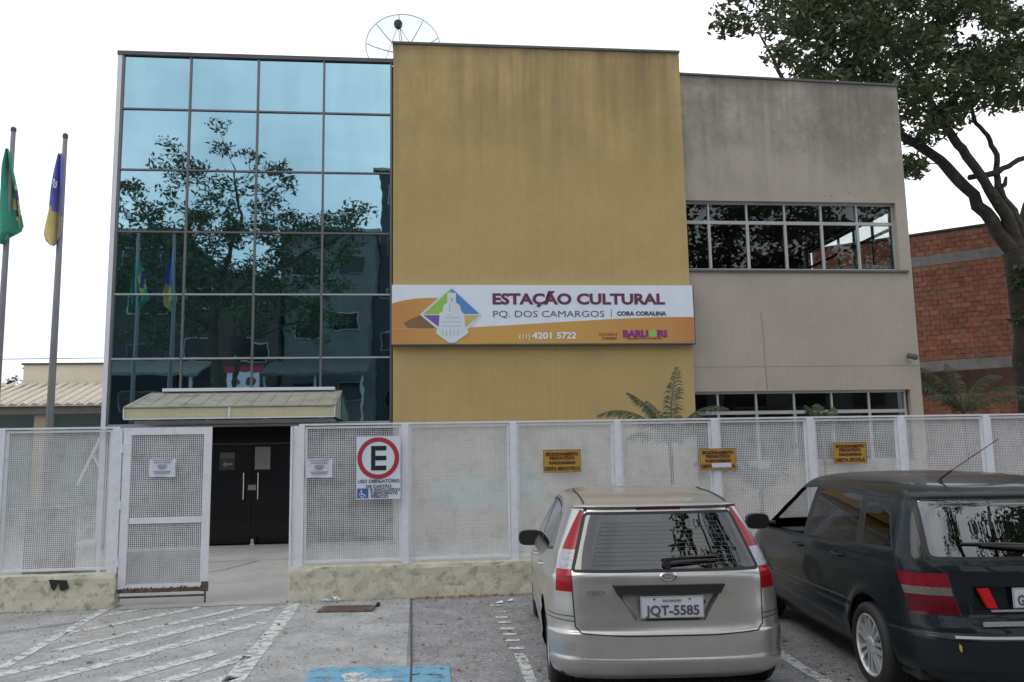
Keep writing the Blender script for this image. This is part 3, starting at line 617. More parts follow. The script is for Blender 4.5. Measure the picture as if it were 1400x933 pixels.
# notices on the fence
def paper(x0, x1, z0, z1, y, label):
    n = 6; vs = []
    for j in range(n+1):
        for i in range(n+1): vs.append((x0+(x1-x0)*i/n, y-.006*math.sin(i*1.7+j)-.004, z0+(z1-z0)*j/n+.004*math.sin(i)))
    t = thing('paper_notice', label, 'notice', ((x0+x1)/2, y, z0))
    g = MB(); g.add(vs, [(j*(n+1)+i, j*(n+1)+i+1, (j+1)*(n+1)+i+1, (j+1)*(n+1)+i) for j in range(n) for i in range(n)]); build('sheet', g, M['paper'], t)
    g = MB(); w = x1-x0; h = z1-z0; yy = y-.0125
    M.setdefault('faint_ink', mat('faint ink', (.35, .35, .42), .7))
    for a, b, c in ((.12,.88,.90),(.18,.82,.76),(.35,.65,.62),(.3,.7,.55),(.36,.64,.48),(.4,.6,.41),(.15,.85,.27),(.2,.8,.18)): g.box(x0+a*w,x0+b*w,yy,yy+.001,z0+c*h,z0+c*h+.012)
    build('print', g, M['faint_ink'], t)
paper(-3.225,-2.93,1.465,1.675,FNY-.05,'white printed sheet tied to the gate mesh')
paper(-1.43,-1.12,1.42,1.635,FNY-.05,'white printed sheet tied to the fence beside the round E sign')
def yellow_sign(x0, x1, z0, z1, label, lines, tape=False):
    y = FNY-.062; t = thing('parking_notice_plate', label, 'sign', ((x0+x1)/2, y, z0), group='yellow notice plates on the fence')
    g = MB(); g.box(x0,x1,y,y+.006,z0,z1); build('plate', g, M['sign_yellow'], t)
    g = MB(); e = .006
    for a, b, c, d in ((x0,x1,z0,z0+e),(x0,x1,z1-e,z1),(x0,x0+e,z0+e,z1-e),(x1-e,x1,z0+e,z1-e)): g.box(a,b,y-.002,y-.0005,c,d)
    build('border', g, M['sign_shadow_brown'], t)
    w = x1-x0; h = z1-z0; mm = flat('sign_ink', (.07, .025, .012)) if 'sign_ink' not in M else M['sign_ink']
    for (s, fw, fz, fs) in lines: text('lettering', s, fs, ((x0+x1)/2-w*fw/2, y-.002, z0+h*fz), mm, t, width=w*fw, bold=.0022)
    if tape: g = MB(); g.box(x0+w*.32,x0+w*.86,y-.005,y-.0035,z0+h*.11,z0+h*.32); build('tape', g, M['paper'], t)
LN = [('ESTACIONAMENTO',.86,.74,.055),('PRIVATIVO',.66,.56,.055),('FUNCIONÁRIOS',.70,.36,.048),('DESTA BIBLIOTECA',.93,.10,.058)]
yellow_sign(1.42,1.885,1.42,1.695,'yellow notice plate left of the silver car roof, on the fence', LN)
yellow_sign(3.395,3.86,1.41,1.675,'yellow notice plate with white tape on its last line, between the cars', LN, True)
yellow_sign(5.15,5.585,1.455,1.725,'yellow notice plate above the dark car, rightmost of the three', LN[:3]+[('DESTA ESCOLA',.90,.10,.058)])
E_ = thing('no_parking_sign', 'white sign with black E in a red ring and a wheelchair symbol on the fence', 'sign', (-.57, FNY-.09, 1.15))
y = FNY-.085; x0, x1, z0, z1 = -.835, -.315, 1.15, 1.895
g = MB(); g.box(x0,x1,y,y+.006,z0,z1); build('panel', g, M['sign_white'], E_)
cx, cz = -.578, 1.635
def ring(g, r0, r1, y0, y1, n=48):
    vs = []
    for k in range(n):
        t = 2*math.pi*k/n; c, s_ = math.cos(t), math.sin(t)
        vs += [(cx+r0*c,y0,cz+r0*s_),(cx+r1*c,y0,cz+r1*s_),(cx+r1*c,y1,cz+r1*s_),(cx+r0*c,y1,cz+r0*s_)]
    g.add(vs, [(4*k+j, 4*k+(j+1) % 4, 4*((k+1) % n)+(j+1) % 4, 4*((k+1) % n)+j) for k in range(n) for j in range(4)])
g = MB(); ring(g, .195, .248, y-.003, y-.001); build('red_ring', g, M['sign_red'], E_)
g = MB(); g.box(cx-.085,cx-.035,y-.003,y-.001,cz-.145,cz+.145)
for z in (cz+.09, cz-.0275, cz-.145): g.box(cx-.034,cx+.095,y-.003,y-.001,z,z+.055)
build('letter', g, M['ink'], E_)
for s, xx, zz, fw, fs in (('USO OBRIGATÓRIO',-.815,1.345,.49,.055),('DE CARTÃO',-.72,1.285,.30,.05),('E EXCLUSIVO',-.67,1.245,.35,.046),('DEFICIENTE',-.66,1.205,.31,.046),('FÍSICO',-.66,1.165,.2,.046)): text('lettering', s, fs, (xx, y-.002, zz), M['grey_ink'], E_, width=fw, bold=.0012)
g = MB(); g.box(-.825,-.695,y-.004,y-.002,1.165,1.28); wb_ = build('wheelchair_badge', g, M['access_blue'], E_)
g = MB(); g.prism([(-.785,1.262),(-.768,1.262),(-.768,1.245),(-.785,1.245)], y-.006, y-.0045); g.prism([(-.785,1.243),(-.772,1.243),(-.765,1.215),(-.735,1.212),(-.722,1.185),(-.733,1.182),(-.745,1.203),(-.778,1.205)], y-.006, y-.0045); g.prism([(-.80,1.225),(-.792,1.225),(-.79,1.2),(-.77,1.182),(-.745,1.185),(-.742,1.178),(-.77,1.172),(-.795,1.19)], y-.006, y-.0045)
build('wheelchair_figure', g, M['white_ink'], wb_)

# grit
rg_ = random.Random(5); g = MB()
for _ in range(2600):
    x, y, s = rg_.uniform(-5.5, 3.6), rg_.uniform(5.4, 10.05), rg_.uniform(.003, .009)
    if rg_.random() < .35: y = 10.08-abs(rg_.gauss(0, .08))
    g.add([(x-s,y-s,.004),(x+s,y-s*.7,.004),(x+s*.8,y+s,.004),(x-s*.6,y+s*.8,.004),(x,y,.008+s)], [(0,1,4),(1,2,4),(2,3,4),(3,0,4)])
M['grit'] = mat('grit', (.22,.21,.19), .9, var=.6, scale=40)
tag(build('grit', g, M['grit']), 'fine grit scattered over the parking bays and pavement', 'grit', kind='stuff')
# litter and fallen leaves
M['dry_leaf'] = mat('dry leaf', (.30, .12, .04), .8, var=.5, scale=5)
def leaf(x, y, s, m='dry_leaf'):
    g = MB(); a = random.uniform(0, 6.3); p = []
    for k, (u, v, w) in enumerate(((-1,0,.1),(-.4,.4,.02),(.4,.35,.03),(1,0,.2),(.4,-.35,.02),(-.4,-.4,.02))):
        p.append((x+s*(u*math.cos(a)-v*math.sin(a)), y+s*(u*math.sin(a)+v*math.cos(a)), .014+s*w))
    g.add(p, [(0,1,4,5),(1,2,3,4)]); return g
def litter(n, fn):
    g = MB()
    for _ in range(n): x, y = fn(); q = leaf(x, y, random.uniform(.012, .04)); g.add(q.v, q.f)
    return g
g = litter(70, lambda: (random.uniform(-.2, 1.3), 10.08-abs(random.gauss(0, .05)))); q = litter(60, lambda: (random.uniform(-.1, 1.3), random.uniform(6.5, 10.0))); g.add(q.v, q.f); q = litter(50, lambda: (random.uniform(2.4, 3.3), random.uniform(5.2, 9.5))); g.add(q.v, q.f)
q = litter(30, lambda: (random.uniform(-3.5, -.2), random.uniform(6.5, 10.0))); g.add(q.v, q.f)
tag(build('fallen_leaves', g, M['dry_leaf']), 'scattered dry brown leaves along the foot of the fence wall', 'leaves', kind='stuff')
g = MB()
for (x, y, s) in ((-1.17,10.03,.06),(-1.1,10.02,.05),(-1.03,9.99,.06)):
    n = 9; vs = [(x+s*random.uniform(-1,1), y+s*.5*random.uniform(-1,1), random.uniform(.01,.07)) for _ in range(n)]
    for i in range(n-2): g.add([vs[i], vs[i+1], vs[i+2]], [(0,1,2)])
tag(build('crumpled_paper', g, M['paper']), 'crumpled white paper litter against the low wall near the gate gap', 'litter')
for (x, y, s, l_) in ((.80,9.52,.045,'white scrap of paper on the asphalt by the dashed line'),(.93,9.62,.035,'tiny pale scrap near the fence wall left of the silver car')):
    g = MB(); g.add([(x-s,y-s*.5,.012),(x+s,y-s*.3,.016),(x+s*.8,y+s,.03),(x-s*.7,y+s*.7,.012)], [(0,1,2,3)]); tag(build('paper_scrap', g, M['paper']), l_, 'litter')

# ================================================================== FLAGS
def flag(name, lab, outline, paint, mats, base):
    rows = len(outline); N = 14; g = MB(); vs = []
    for j, (z, xl, xr, fold) in enumerate(outline):
        for i in range(N+1):
            u = i/N; x = xl+(xr-xl)*u; y = base+.07*math.sin(u*9+z*1.5)*min(1, (xr-xl)/.15)+fold*u
            vs.append((x, y, z))
    fs = []; ms = []
    for j in range(rows-1):
        for i in range(N):
            a = j*(N+1)+i; fs.append((a, a+1, a+N+2, a+N+1)); x = sum(vs[q][0] for q in fs[-1])/4; z = sum(vs[q][2] for q in fs[-1])/4; ms.append(paint(i/N, x, z))
    g.add(vs, fs); g.m = ms; return build(name, g, mats, smooth=True)
def refine(o, k=5):
    out = []
    for a, b in zip(o, o[1:]):
        for i in range(k): t = i/k; out.append(tuple(a[q]+(b[q]-a[q])*t for q in range(4)))
    return out+[o[-1]]
cl = lambda n, c: mat(n, c, .75, var=.1, scale=4)
f1 = [(6.62,-6.66,-6.62,.0),(6.3,-6.70,-6.54,.05),(5.95,-6.72,-6.46,.1),(5.65,-6.735,-6.40,.1),(5.36,-6.75,-6.34,.12),(5.26,-6.75,-6.36,.1),(5.18,-6.745,-6.50,.05),(5.06,-6.72,-6.60,.0)]
def paint1(u, x, z):
    c = ((x+6.46)/.10)**2; 
    if abs(x+6.475) < .035 and 5.55 < z < 5.93: return 2
    if abs(x+6.45)/.11+abs(z-5.76)/.40 < 1: return 1
    return 0
t = thing('flagpole', 'tall grey pole at the left edge flying the green flag', 'flagpole', (-6.6, 13.5, 0))
build('pole', MB().tube([(-6.6,13.5,0),(-6.6,13.5,3.5),(-6.6,13.5,6.96)], [.055,.048,.035], 12), M['pole'], t, smooth=True); build('cap', MB().lathe([(.042,6.94),(.042,6.99),(.02,7.01)], (-6.6,13.5,0)), M['cap'], t)
o = flag('flag', '', refine(f1), paint1, [cl('flag green', (.05,.30,.21)), cl('flag yellow', (.62,.50,.14)), cl('flag dark blue', (.05,.07,.22))], 13.42); tag(o, 'limp green flag with yellow and blue hanging from the leftmost pole', 'flag')
f2 = [(6.55,-5.86,-5.80,0),(6.25,-5.91,-5.78,.04),(5.95,-5.955,-5.77,.06),(5.6,-5.99,-5.76,.08),(5.45,-6.02,-5.755,.1),(5.25,-6.045,-5.75,.1),(5.13,-6.01,-5.79,.05),(5.03,-5.90,-5.84,0)]
def paint2(u, x, z):
    if z < 5.27 and x > -5.86: return 0
    return 1 if z < 5.70-.95*(x+5.98) else 0
t = thing('flagpole', 'grey pole nearer the glass facade flying the purple-blue flag', 'flagpole', (-5.80, 13.5, 0))
build('pole', MB().tube([(-5.8,13.5,0),(-5.8,13.5,3.5),(-5.8,13.5,6.86)], [.06,.052,.035], 12), M['pole'], t, smooth=True); build('cap', MB().lathe([(.042,6.84),(.042,6.90),(.02,6.92)], (-5.8,13.5,0)), M['cap'], t)
o = flag('flag', '', refine(f2), paint2, [cl('flag violet blue', (.17,.17,.55)), cl('flag gold', (.66,.52,.20))], 13.42); tag(o, 'limp violet-blue and yellow flag with a small white emblem', 'flag')
g = MB()
for a, b, c, d in ((-5.90,-5.82,6.02,6.04),(-5.87,-5.85,5.95,6.10),(-5.90,-5.87,6.08,6.10),(-5.86,-5.82,5.95,5.97),(-5.83,-5.815,5.98,6.06)): g.box(a,b,13.325,13.33,c,d)
e = build('emblem', g, M['white_ink']); e.parent = o

# ================================================================== COURTYARD THINGS
M['cabinet'] = mat('grey cabinet', (.2, .19, .18), .7, var=.1)
t = thing('metal_counter', 'grey box-like counter behind the fence left of the gate', 'counter', (-5.62, 13.2, 0))
build('body', MB().box(-5.86,-5.36,13,13.6,.0,.93), M['cabinet'], t); build('top', MB().box(-5.93,-5.30,12.95,13.65,.932,.985), M['soffit'], t)
t = thing('metal_trestle', 'white tubular post with a diagonal brace behind the left fence', 'post', (-4.8, 13, 0))
build('post', MB().box(-4.82,-4.78,12.98,13.02,0,2.15), M['white_metal'], t)
g = MB(); g.tube([(-5.15,13,1.3),(-4.83,13,2.05)], .02, 6); g.tube([(-4.94,13,1.74),(-4.80,13,1.45)], .016, 6); build('brace', g, M['white_metal'], t)
t = MB(); t.box(-5.18,-4.9,13.1,13.4,.40,.46); t.box(-5.05,-4.93,13.15,13.3,.2,.4); tag(build('plastic_stool', t, M['white_trim']), 'small white plastic stool behind the left fence panel', 'stool')
# ================================================================== LEFT NEIGHBOUR
N_ = thing('neighbour_building', 'low cream building with a shallow brown sheet roof left of the glass facade', 'building', (-13, 26, 0))
g = MB(); g.box(-12.55,-8.3,27.2,33,3.3,4.62); build('parapet_wall', g, M['nb_cream'], N_)
build('parapet_cap', MB().box(-12.6,-8.25,27.15,33.05,4.622,4.68), M['cap'], N_)
g = MB(); g.box(-18,-8.6,26.6,27.2,0,3.3); build('wall', g, M['teal'], N_)
rf = MB().add([(-18,24.6,3.22),(-8.6,24.6,3.22),(-8.6,27.18,4.02),(-18,27.18,3.95),(-18,24.6,3.17),(-8.6,24.6,3.17),(-8.6,27.18,3.97),(-18,27.18,3.9)], [(0,1,2,3),(7,6,5,4),(0,4,5,1),(1,5,6,2),(2,6,7,3),(3,7,4,0)])
rf = build('roof', rf, M['roof_tile'], N_)
for k in range(32):
    x = -17.9+k*.3
    g = MB(); g.add([(x-.10,24.56,3.225),(x+.10,24.56,3.225),(x,24.56,3.285),(x-.10,27.16,4.03),(x+.10,27.16,4.03),(x,27.16,4.09)], [(0,1,2),(3,5,4),(0,2,5,3),(1,4,5,2)]); build('roof_sheet_rib', g, M['roof_tile'], rf)
build('eave_beam', MB().box(-18,-8.6,24.7,24.9,2.95,3.165), M['soffit'], N_)
build('soffit', MB().box(-18,-8.6,24.9,26.6,3.08,3.16), M['soffit'], N_)
for x in (-17.2,-12.9,-10.9,-8.9):
    g = MB(); g.box(x-.2,x+.2,24.85,25.2,0,2.94); build('column', g, M['pillar'], N_)
g = MB(); g.box(-13.5,-8.5,24.3,24.5,.0,.35); tag(build('garden_kerb', g, M['raw_concrete']), 'low grey kerb wall in front of the teal neighbouring wall', 'kerb')
g = MB(); g.tube([(-30,28,4.95),(-20,28,4.86),(-9,28,4.93)], .012, 5); tag(build('overhead_cable', g, M['cable']), 'thin overhead cable crossing the sky left of the glass facade', 'cable')

# ================================================================== BRICK NEIGHBOUR (wall runs diagonally)
A0 = Vector((12.93, 26.02, 0)); A1 = Vector((19.6, 20.42, 0)); LD = (A1-A0); LEN = LD.length; LD.normalize(); LNm = Vector((-LD.y, LD.x, 0)); 
if LNm.y > 0: LNm = -LNm            # outward, towards us
K = thing('brick_building', 'unplastered red hollow-brick building right of the beige wing', 'building', (16, 23.4, 0))
def on(s, out, z): p = A0+LD*s+LNm*out; return (p.x, p.y, z)
def slab(g, s0, s1, o0, o1, z0, z1, dz=0):
    g.add([on(s0,o0,z0),on(s1,o0,z0),on(s1,o1,z0),on(s0,o1,z0),on(s0,o0,z1),on(s1,o0,z1+dz),on(s1,o1,z1+dz),on(s0,o1,z1)], [(0,3,2,1),(4,5,6,7),(0,1,5,4),(1,2,6,5),(2,3,7,6),(3,0,4,7)])
g = MB(); slab(g, 0, LEN, -.2, -.015, 4.2, 8.17); slab(g, 0, LEN, -.2, -.015, 0, 3.14); slab(g, 0, LEN, -6, -5.8, 0, 8.1); slab(g, 0, .2, -5.8, -.2, 0, 8.1); slab(g, 0, LEN, -5.8, -.2, 8.0, 8.1); build('wall', g, M['mortar'], K)
g = MB(); slab(g, -.1, LEN, -.3, .06, 8.18, 8.24); build('roof_edge', g, M['cap'], K)
g = MB(); slab(g, 0, LEN, -.2, .012, 7.17, 7.47, .06); slab(g, 0, LEN, -.25, .10, 3.85, 4.18); build('concrete_beam', g, M['raw_concrete'], K)
for s in (1.2, 6.0): g = MB(); slab(g, s, s+.25, -.2, .01, 3.14, 3.85); build('concrete_post', g, M['raw_concrete'], K)
bl, bh = .242, .146; jn = .010; bricks = []
def vis(s, z):
    p = A0+LD*s; return (p.x > 14.9) or (5.3 < z)
z = 0.02; row = 0
zs = []
for lo, hi in ((2.2, 3.12), (4.2, 7.15), (7.49, 8.16)):
    z = lo
    while z+bh <= hi+.02: zs.append((z, min(bh, hi-z))); z += bh+jn
proto = None; extra = MB(); cnt = 0; cand = []
for r_, (z, h) in enumerate(zs):
    s = -(bl*.5 if r_ % 2 else 0)
    while s < LEN:
        a = max(0, s); b = min(LEN, s+bl)
        if b-a > .06: cand.append((a, b, z, h))
        s += bl+jn
def score(c):
    p = A0+LD*((c[0]+c[1])/2); vis_ = (15.25 < p.x < 17.6); return (0 if vis_ and c[1]-c[0] > .2 and c[3] > .12 else 1, abs(p.x-16.3)+abs(c[2]-5.8)*.25)
cand.sort(key=score); rn = random.Random(3)
bm_ = MB(); ch = .006
def brick_box(L, H, out): g = MB(); g.box(-L/2, L/2, -.05, out, -H/2, H/2); return g
base_mesh = None; ang = math.atan2(LD.y, LD.x)
for i, (a, b, z, h) in enumerate(cand):
    if rn.random() < .05: continue                      # missing brick: dark cavity
    out = rn.uniform(.0, .028)
    if i < 300 and abs((b-a)-bl) < .01 and abs(h-bh) < .01:
        if base_mesh is None:
            o = build('brick', brick_box(bl, bh, .05), M['clay'], None); base_mesh = o.data
        else: o = bpy.data.objects.new('brick', base_mesh); COL.objects.link(o)
        o.parent = K; p = A0+LD*((a+b)/2)+LNm*(out-.05)
        o.matrix_local = ROOTINV[K.name] @ Matrix.Translation((p.x, p.y, z+h/2)) @ Matrix.Rotation(ang+rn.uniform(-.012, .012), 4, 'Z') @ Matrix.Rotation(rn.uniform(-.015, .015), 4, 'Y') @ Matrix.Scale(-1 if False else 1, 4)
    else: slab(extra, a+.002, b-.002, -.03, out, z, z+h)
build('brickwork', extra, M['clay'], K, kind='stuff')
# ================================================================== VEGETATION
def leaf_cloud(name, centers, per, spread, size, m, parent, seed, flat_=.7, world=True):
    r = np.random.default_rng(seed); C_ = np.repeat(np.array(centers), per, axis=0); n = len(C_)
    off = r.normal(0, 1, (n, 3)); off /= np.linalg.norm(off, axis=1)[:, None]; off *= (r.random(n)**.45)[:, None]*spread; off[:, 2] *= flat_
    P = C_+off; a = r.normal(0, 1, (n, 3)); a[:, 2] *= .7; a /= np.linalg.norm(a, axis=1)[:, None]
    b = np.cross(a, r.normal(0, 1, (n, 3))); b /= np.linalg.norm(b, axis=1)[:, None]; s = size*r.uniform(.6, 1.3, n)[:, None]
    V = np.stack([P-a*s, P+b*s*.42, P+a*s, P-b*s*.42], 1).reshape(-1, 3)
    if parent is not None and world:
        mi = np.array(ROOTINV[parent.name]); V = V @ mi[:3, :3].T + mi[:3, 3]
    me = bpy.data.meshes.new(name); me.vertices.add(4*n); me.vertices.foreach_set('co', V.ravel()); me.loops.add(4*n); me.loops.foreach_set('vertex_index', np.arange(4*n)); me.polygons.add(n)
    me.polygons.foreach_set('loop_start', np.arange(n)*4); me.polygons.foreach_set('loop_total', np.full(n, 4)); me.update(); me.materials.append(m)
    o = bpy.data.objects.new(name, me); return link(o, parent)
def in_poly(x, y, poly):
    c = False; n = len(poly)
    for i in range(n):
        x1, y1 = poly[i]; x2, y2 = poly[(i+1) % n]
        if (y1 > y) != (y2 > y) and x < (x2-x1)*(y-y1)/(y2-y1)+x1: c = not c
    return c
def tree(name, label, loc, limbs, centers, per, spread, size, seed, cat='tree', twig=.02, group=None, n_side=8):
    rn = random.Random(seed); t = thing(name, label, cat, loc, group=group)
    pts = []
    for i, (P, rad) in enumerate(limbs):
        # smooth the polyline a little and add wobble
        Q = []; RR = []
        for j in range(len(P)-1):
            for k in range(4):
                u = k/4; a = Vector(P[j]); b = Vector(P[j+1]); q = a.lerp(b, u)
                if k: q += Vector((rn.uniform(-1,1), rn.uniform(-1,1), rn.uniform(-1,1)))*.035*(b-a).length**.5
                Q.append(q); RR.append((rad[j]+(rad[j+1]-rad[j])*u)*rn.uniform(.95, 1.06))
        Q.append(Vector(P[-1])); RR.append(rad[-1]); pts += [(q, r) for q, r in zip(Q, RR)]
        build('trunk' if i == 0 else 'limb', MB().tube(Q, RR, 10), M['bark'], t, smooth=True)
    g = MB(); pool = [q for q, r in pts if r < .16] or [q for q, r in pts]
    order = sorted(centers, key=lambda c: min((Vector(c)-q).length for q in pool))
    for c in order:
        c = Vector(c); near = sorted(pool, key=lambda q: (q-c).length + max(0, q.z-c.z)*.6)[:3]; s = near[0]; L = (c-s).length
        if L < .05: continue
        m_ = s.lerp(c, .5)+Vector((rn.uniform(-.12,.12), rn.uniform(-.12,.12), rn.uniform(-.05,.2)))*L**.5
        r0 = min(.05, twig*(.5+L*.35)); path = [s, s.lerp(m_, .5)+Vector((0,0,.03)), m_, m_.lerp(c, .55)+Vector((0,0,.03)), c]
        g.tube(path, [r0, r0*.85, r0*.65, r0*.45, r0*.25], 4, False); pool += [m_, m_.lerp(c, .5), c]
    build('branches', g, M['bark'], t, kind='stuff')
    f = leaf_cloud('foliage', centers, per, spread, size, M['leaf'], t, seed); f['kind'] = 'stuff'
    return t
rn = random.Random(11)
# big tree right of the wing
limbs = [([(15.9,20,0),(15.75,20,2.5),(15.75,20,5.0),(15.65,20,6.7)],[.50,.43,.40,.36]),
         ([(15.6,20,6.5),(15.1,20.1,7.55),(14.5,20.2,8.5),(13.9,20.3,9.3),(13.1,20.5,9.95),(12.6,20.6,10.6),(12.3,20.7,11.6),(12.0,20.9,13.5)],[.22,.17,.145,.135,.12,.10,.07,.03]),
         ([(15.75,20,6.6),(15.35,19.9,7.7),(14.85,19.8,8.35),(14.35,19.7,9.05),(13.85,19.6,9.65),(13.3,19.4,10.3),(12.7,19.2,11.2),(11.6,19,12.3),(10.6,18.8,13.4)],[.20,.16,.135,.12,.11,.09,.07,.05,.02]),
         ([(15.9,20,6.4),(15.95,20.1,7.2),(15.6,20.1,8.0),(15.35,20.1,8.5),(15.42,20.1,9.4),(15.2,20.1,9.95),(14.85,20.1,10.4),(14.6,20,11.5),(14.5,20,13)],[.20,.14,.11,.09,.07,.06,.05,.04,.02]),
         ([(14.55,20.1,8.75),(15.2,20,8.85),(15.7,19.9,9.1),(16.4,19.8,9.4),(17.4,19.7,9.9)],[.08,.08,.07,.06,.04]),
         ([(15.35,20.1,8.45),(15.5,20,8.55),(15.55,20,8.75)],[.09,.06,.03]),
         ([(12.45,20.6,11),(11.4,20.5,11.9),(10.3,20.3,12.6),(9.2,20.2,13.3)],[.08,.06,.045,.02]),
         ([(10.4,21,9.8),(10.1,21,11.4),(9.7,21,12.4),(9.3,21,13.2)],[.05,.06,.05,.02]),
         ([(16.0,20.2,7),(17,20.4,9),(17.6,20.6,11),(17.9,20.8,13.2)],[.26,.2,.14,.06])]
poly = [(7.8,14.8),(7.8,12.6),(8.5,12.5),(9.1,12.4),(9.4,11.7),(9.7,11.6),(10.2,11.2),(10.5,10.0),(12.4,9.9),(12.55,8.9),(12.9,8.6),(13.05,9.5),(13.5,9.9),(14.0,9.9),(14.3,10.25),(15.2,10.8),(15.8,10.7),(16.6,11.0),(18.5,10.8),(19.5,14.8)]
cs = []
while len(cs) < 420:
    x, z = rn.uniform(7.5, 19.5), rn.uniform(8.5, 15.3)
    if in_poly(x, z, poly):
        if x < 10.5 and rn.random() > .52+.15*(x-7.5): continue
        if z < 10.3 and rn.random() > .45: continue
        y = rn.uniform(17.6, 23.4); y = max(y, 18.2 if x < 10.6 else 17.6); k = y/20
        cs.append((x*k, y, (z-1.7)*k+1.7))
for _ in range(16): cs.append((rn.uniform(15.5,16.4), rn.uniform(19.3,19.8), rn.uniform(4.2,6.9)))
tree('tree', 'large dark tree rising behind the right corner of the beige wing', (15.9,20,0), limbs, cs, 80, .46, .105, 5)
# tree mirrored in the curtain wall (stands across the street, behind the camera)
rn = random.Random(21)
limbs = [([(-8.9,-3,0),(-8.95,-3,3),(-8.85,-3,6),(-8.9,-3,8.2)],[.30,.26,.23,.19]),([(-8.3,-3.3,0),(-8.2,-3.3,4),(-8.0,-3.2,7)],[.14,.12,.09]),
    ([(-8.9,-3,8),(-9.6,-3,9.8),(-10.1,-3.2,11.5),(-10.5,-3.2,13.6)],[.15,.11,.07,.03]),([(-8.9,-3,8),(-8.2,-2.7,10),(-7.8,-2.8,12),(-8.3,-2.8,14.2)],[.15,.11,.07,.03]),
    ([(-8.9,-3,7.6),(-7.2,-2.5,9),(-5.4,-2.6,10.3),(-3.6,-2.5,11.2),(-2.7,-2.5,12.2)],[.13,.09,.07,.05,.02]),([(-8.9,-3,8),(-10.6,-3.6,9.6),(-12,-3.7,11.8),(-13.2,-3.6,13.4)],[.13,.09,.06,.02]),
    ([(-8,-3.2,6.5),(-6.4,-3.2,7.3),(-4.8,-3.1,7.6)],[.08,.06,.03]),([(-9,-3,7),(-10.6,-2.6,8),(-12.2,-2.5,8.2)],[.1,.07,.03])]
poly = [(-13.2,13.6),(-12.6,13.3),(-11.3,13.0),(-11.2,15.3),(-9.8,15.2),(-8.8,15.6),(-7.6,14.6),(-6.2,14.3),(-5.6,12.8),(-4.2,12.0),(-2.6,13.1),(-2.8,11.5),(-3.4,9.8),(-3.6,7.6),(-4.3,6.2),(-6.5,7.4),(-7.8,6.8),(-8.6,8.6),(-9.4,7.0),(-11.5,6.2),(-13.2,6.6),(-13.4,10.3)]
cs = []
while len(cs) < 330:
    x, z = rn.uniform(-13.4, -2.4), rn.uniform(6, 15.6)
    if in_poly(x, z, poly) and (z < 12.6 or rn.random() < .45): cs.append((x, rn.uniform(-5.5, -.8), z))
tree('tree', 'airy street tree seen mirrored in the blue glass facade', (-8.9,-3,0), limbs, cs, 60, .55, .11, 9)
# tree whose crown is mirrored in the rear windows of the cars
rn = random.Random(31)
limbs = [([(6.5,-3.5,0),(6.4,-3.4,3),(6.2,-3.2,6)],[.3,.25,.2]),([(6.2,-3.2,6),(5,-1.6,8),(4.2,.2,9.6),(3.6,1.2,10.4)],[.16,.11,.07,.03]),([(6.2,-3.2,6),(7.6,-1.8,8),(8.4,0,9.6)],[.16,.11,.04]),([(5,-1.6,8),(4.9,.6,8.6),(4.2,2.6,9.1),(3.4,3.8,9.3)],[.10,.07,.05,.02]),([(6.2,-3.2,6),(5,-4.6,8.4),(3.4,-5.2,10)],[.15,.1,.03]),([(6.2,-3.2,6),(8.4,-5,8.6),(10,-5.6,10)],[.14,.09,.03])]
cs = []
while len(cs) < 75:
    x, y, z = rn.uniform(2.9, 11), rn.uniform(-6.5, 2.0), rn.uniform(7.8, 11.5)
    if ((x-6.8)/4)**2+((y+2.3)/4.4)**2 < 1 and not (y > .5 and x < 3.4): cs.append((x, y, z))
for _ in range(75):
    x, y = rn.uniform(2.7, 7.5), rn.uniform(1.2, 4.6)
    if rn.random() < .35+.2*(x-2.7): cs.append((x, y, rn.uniform(8.4, 10.2)))
tree('tree', 'spreading street tree mirrored in the rear windows of the parked cars', (6.5,-3.5,0), limbs, cs, 60, .5, .11, 12)
rn = random.Random(33)
for (tx, lab, sd_) in ((14.5,'dense tree mirrored in the upper ribbon window, nearer the yellow wall',61),(21.5,'dense tree mirrored in the upper ribbon window, farther to the right',62)):
    cs = []
    while len(cs) < 170:
        a, b, c = rn.uniform(-1,1), rn.uniform(-1,1), rn.uniform(-1,1)
        if a*a+b*b+c*c < 1: cs.append((tx+a*4.6, -5.5+b*3, 11.2+c*4.6))
    tree('tree', lab, (tx,-5.5,0), [([(tx,-5.5,0),(tx,-5.4,4),(tx+.2,-5.5,8),(tx+.4,-5.5,11)],[.3,.26,.2,.1]),([(tx,-5.4,6),(tx-1.5,-5,9),(tx-2.5,-5,12)],[.15,.1,.04]),([(tx,-5.4,6),(tx+1.8,-5,9),(tx+3,-5,12)],[.15,.1,.04])], cs, 60, .8, .16, sd_)
# distant treetops left
for (x, r_, lab, s) in ((-17.4,1.15,'rounded treetop rising behind the cream neighbouring building',41),(-20.6,.7,'small treetop at the far left above the brown sheet roof',42)):
    rr = random.Random(s); cs = [(x+rr.uniform(-r_,r_), 40+rr.uniform(-1,1), 5.3+rr.uniform(-.9,.75)*r_*.75) for _ in range(26)]
    tree('tree', lab, (x,40,0), [([(x,40,0),(x,40,3),(x+.1,40,5.2)],[.2,.16,.08])], cs, 40, .42, .11, s)
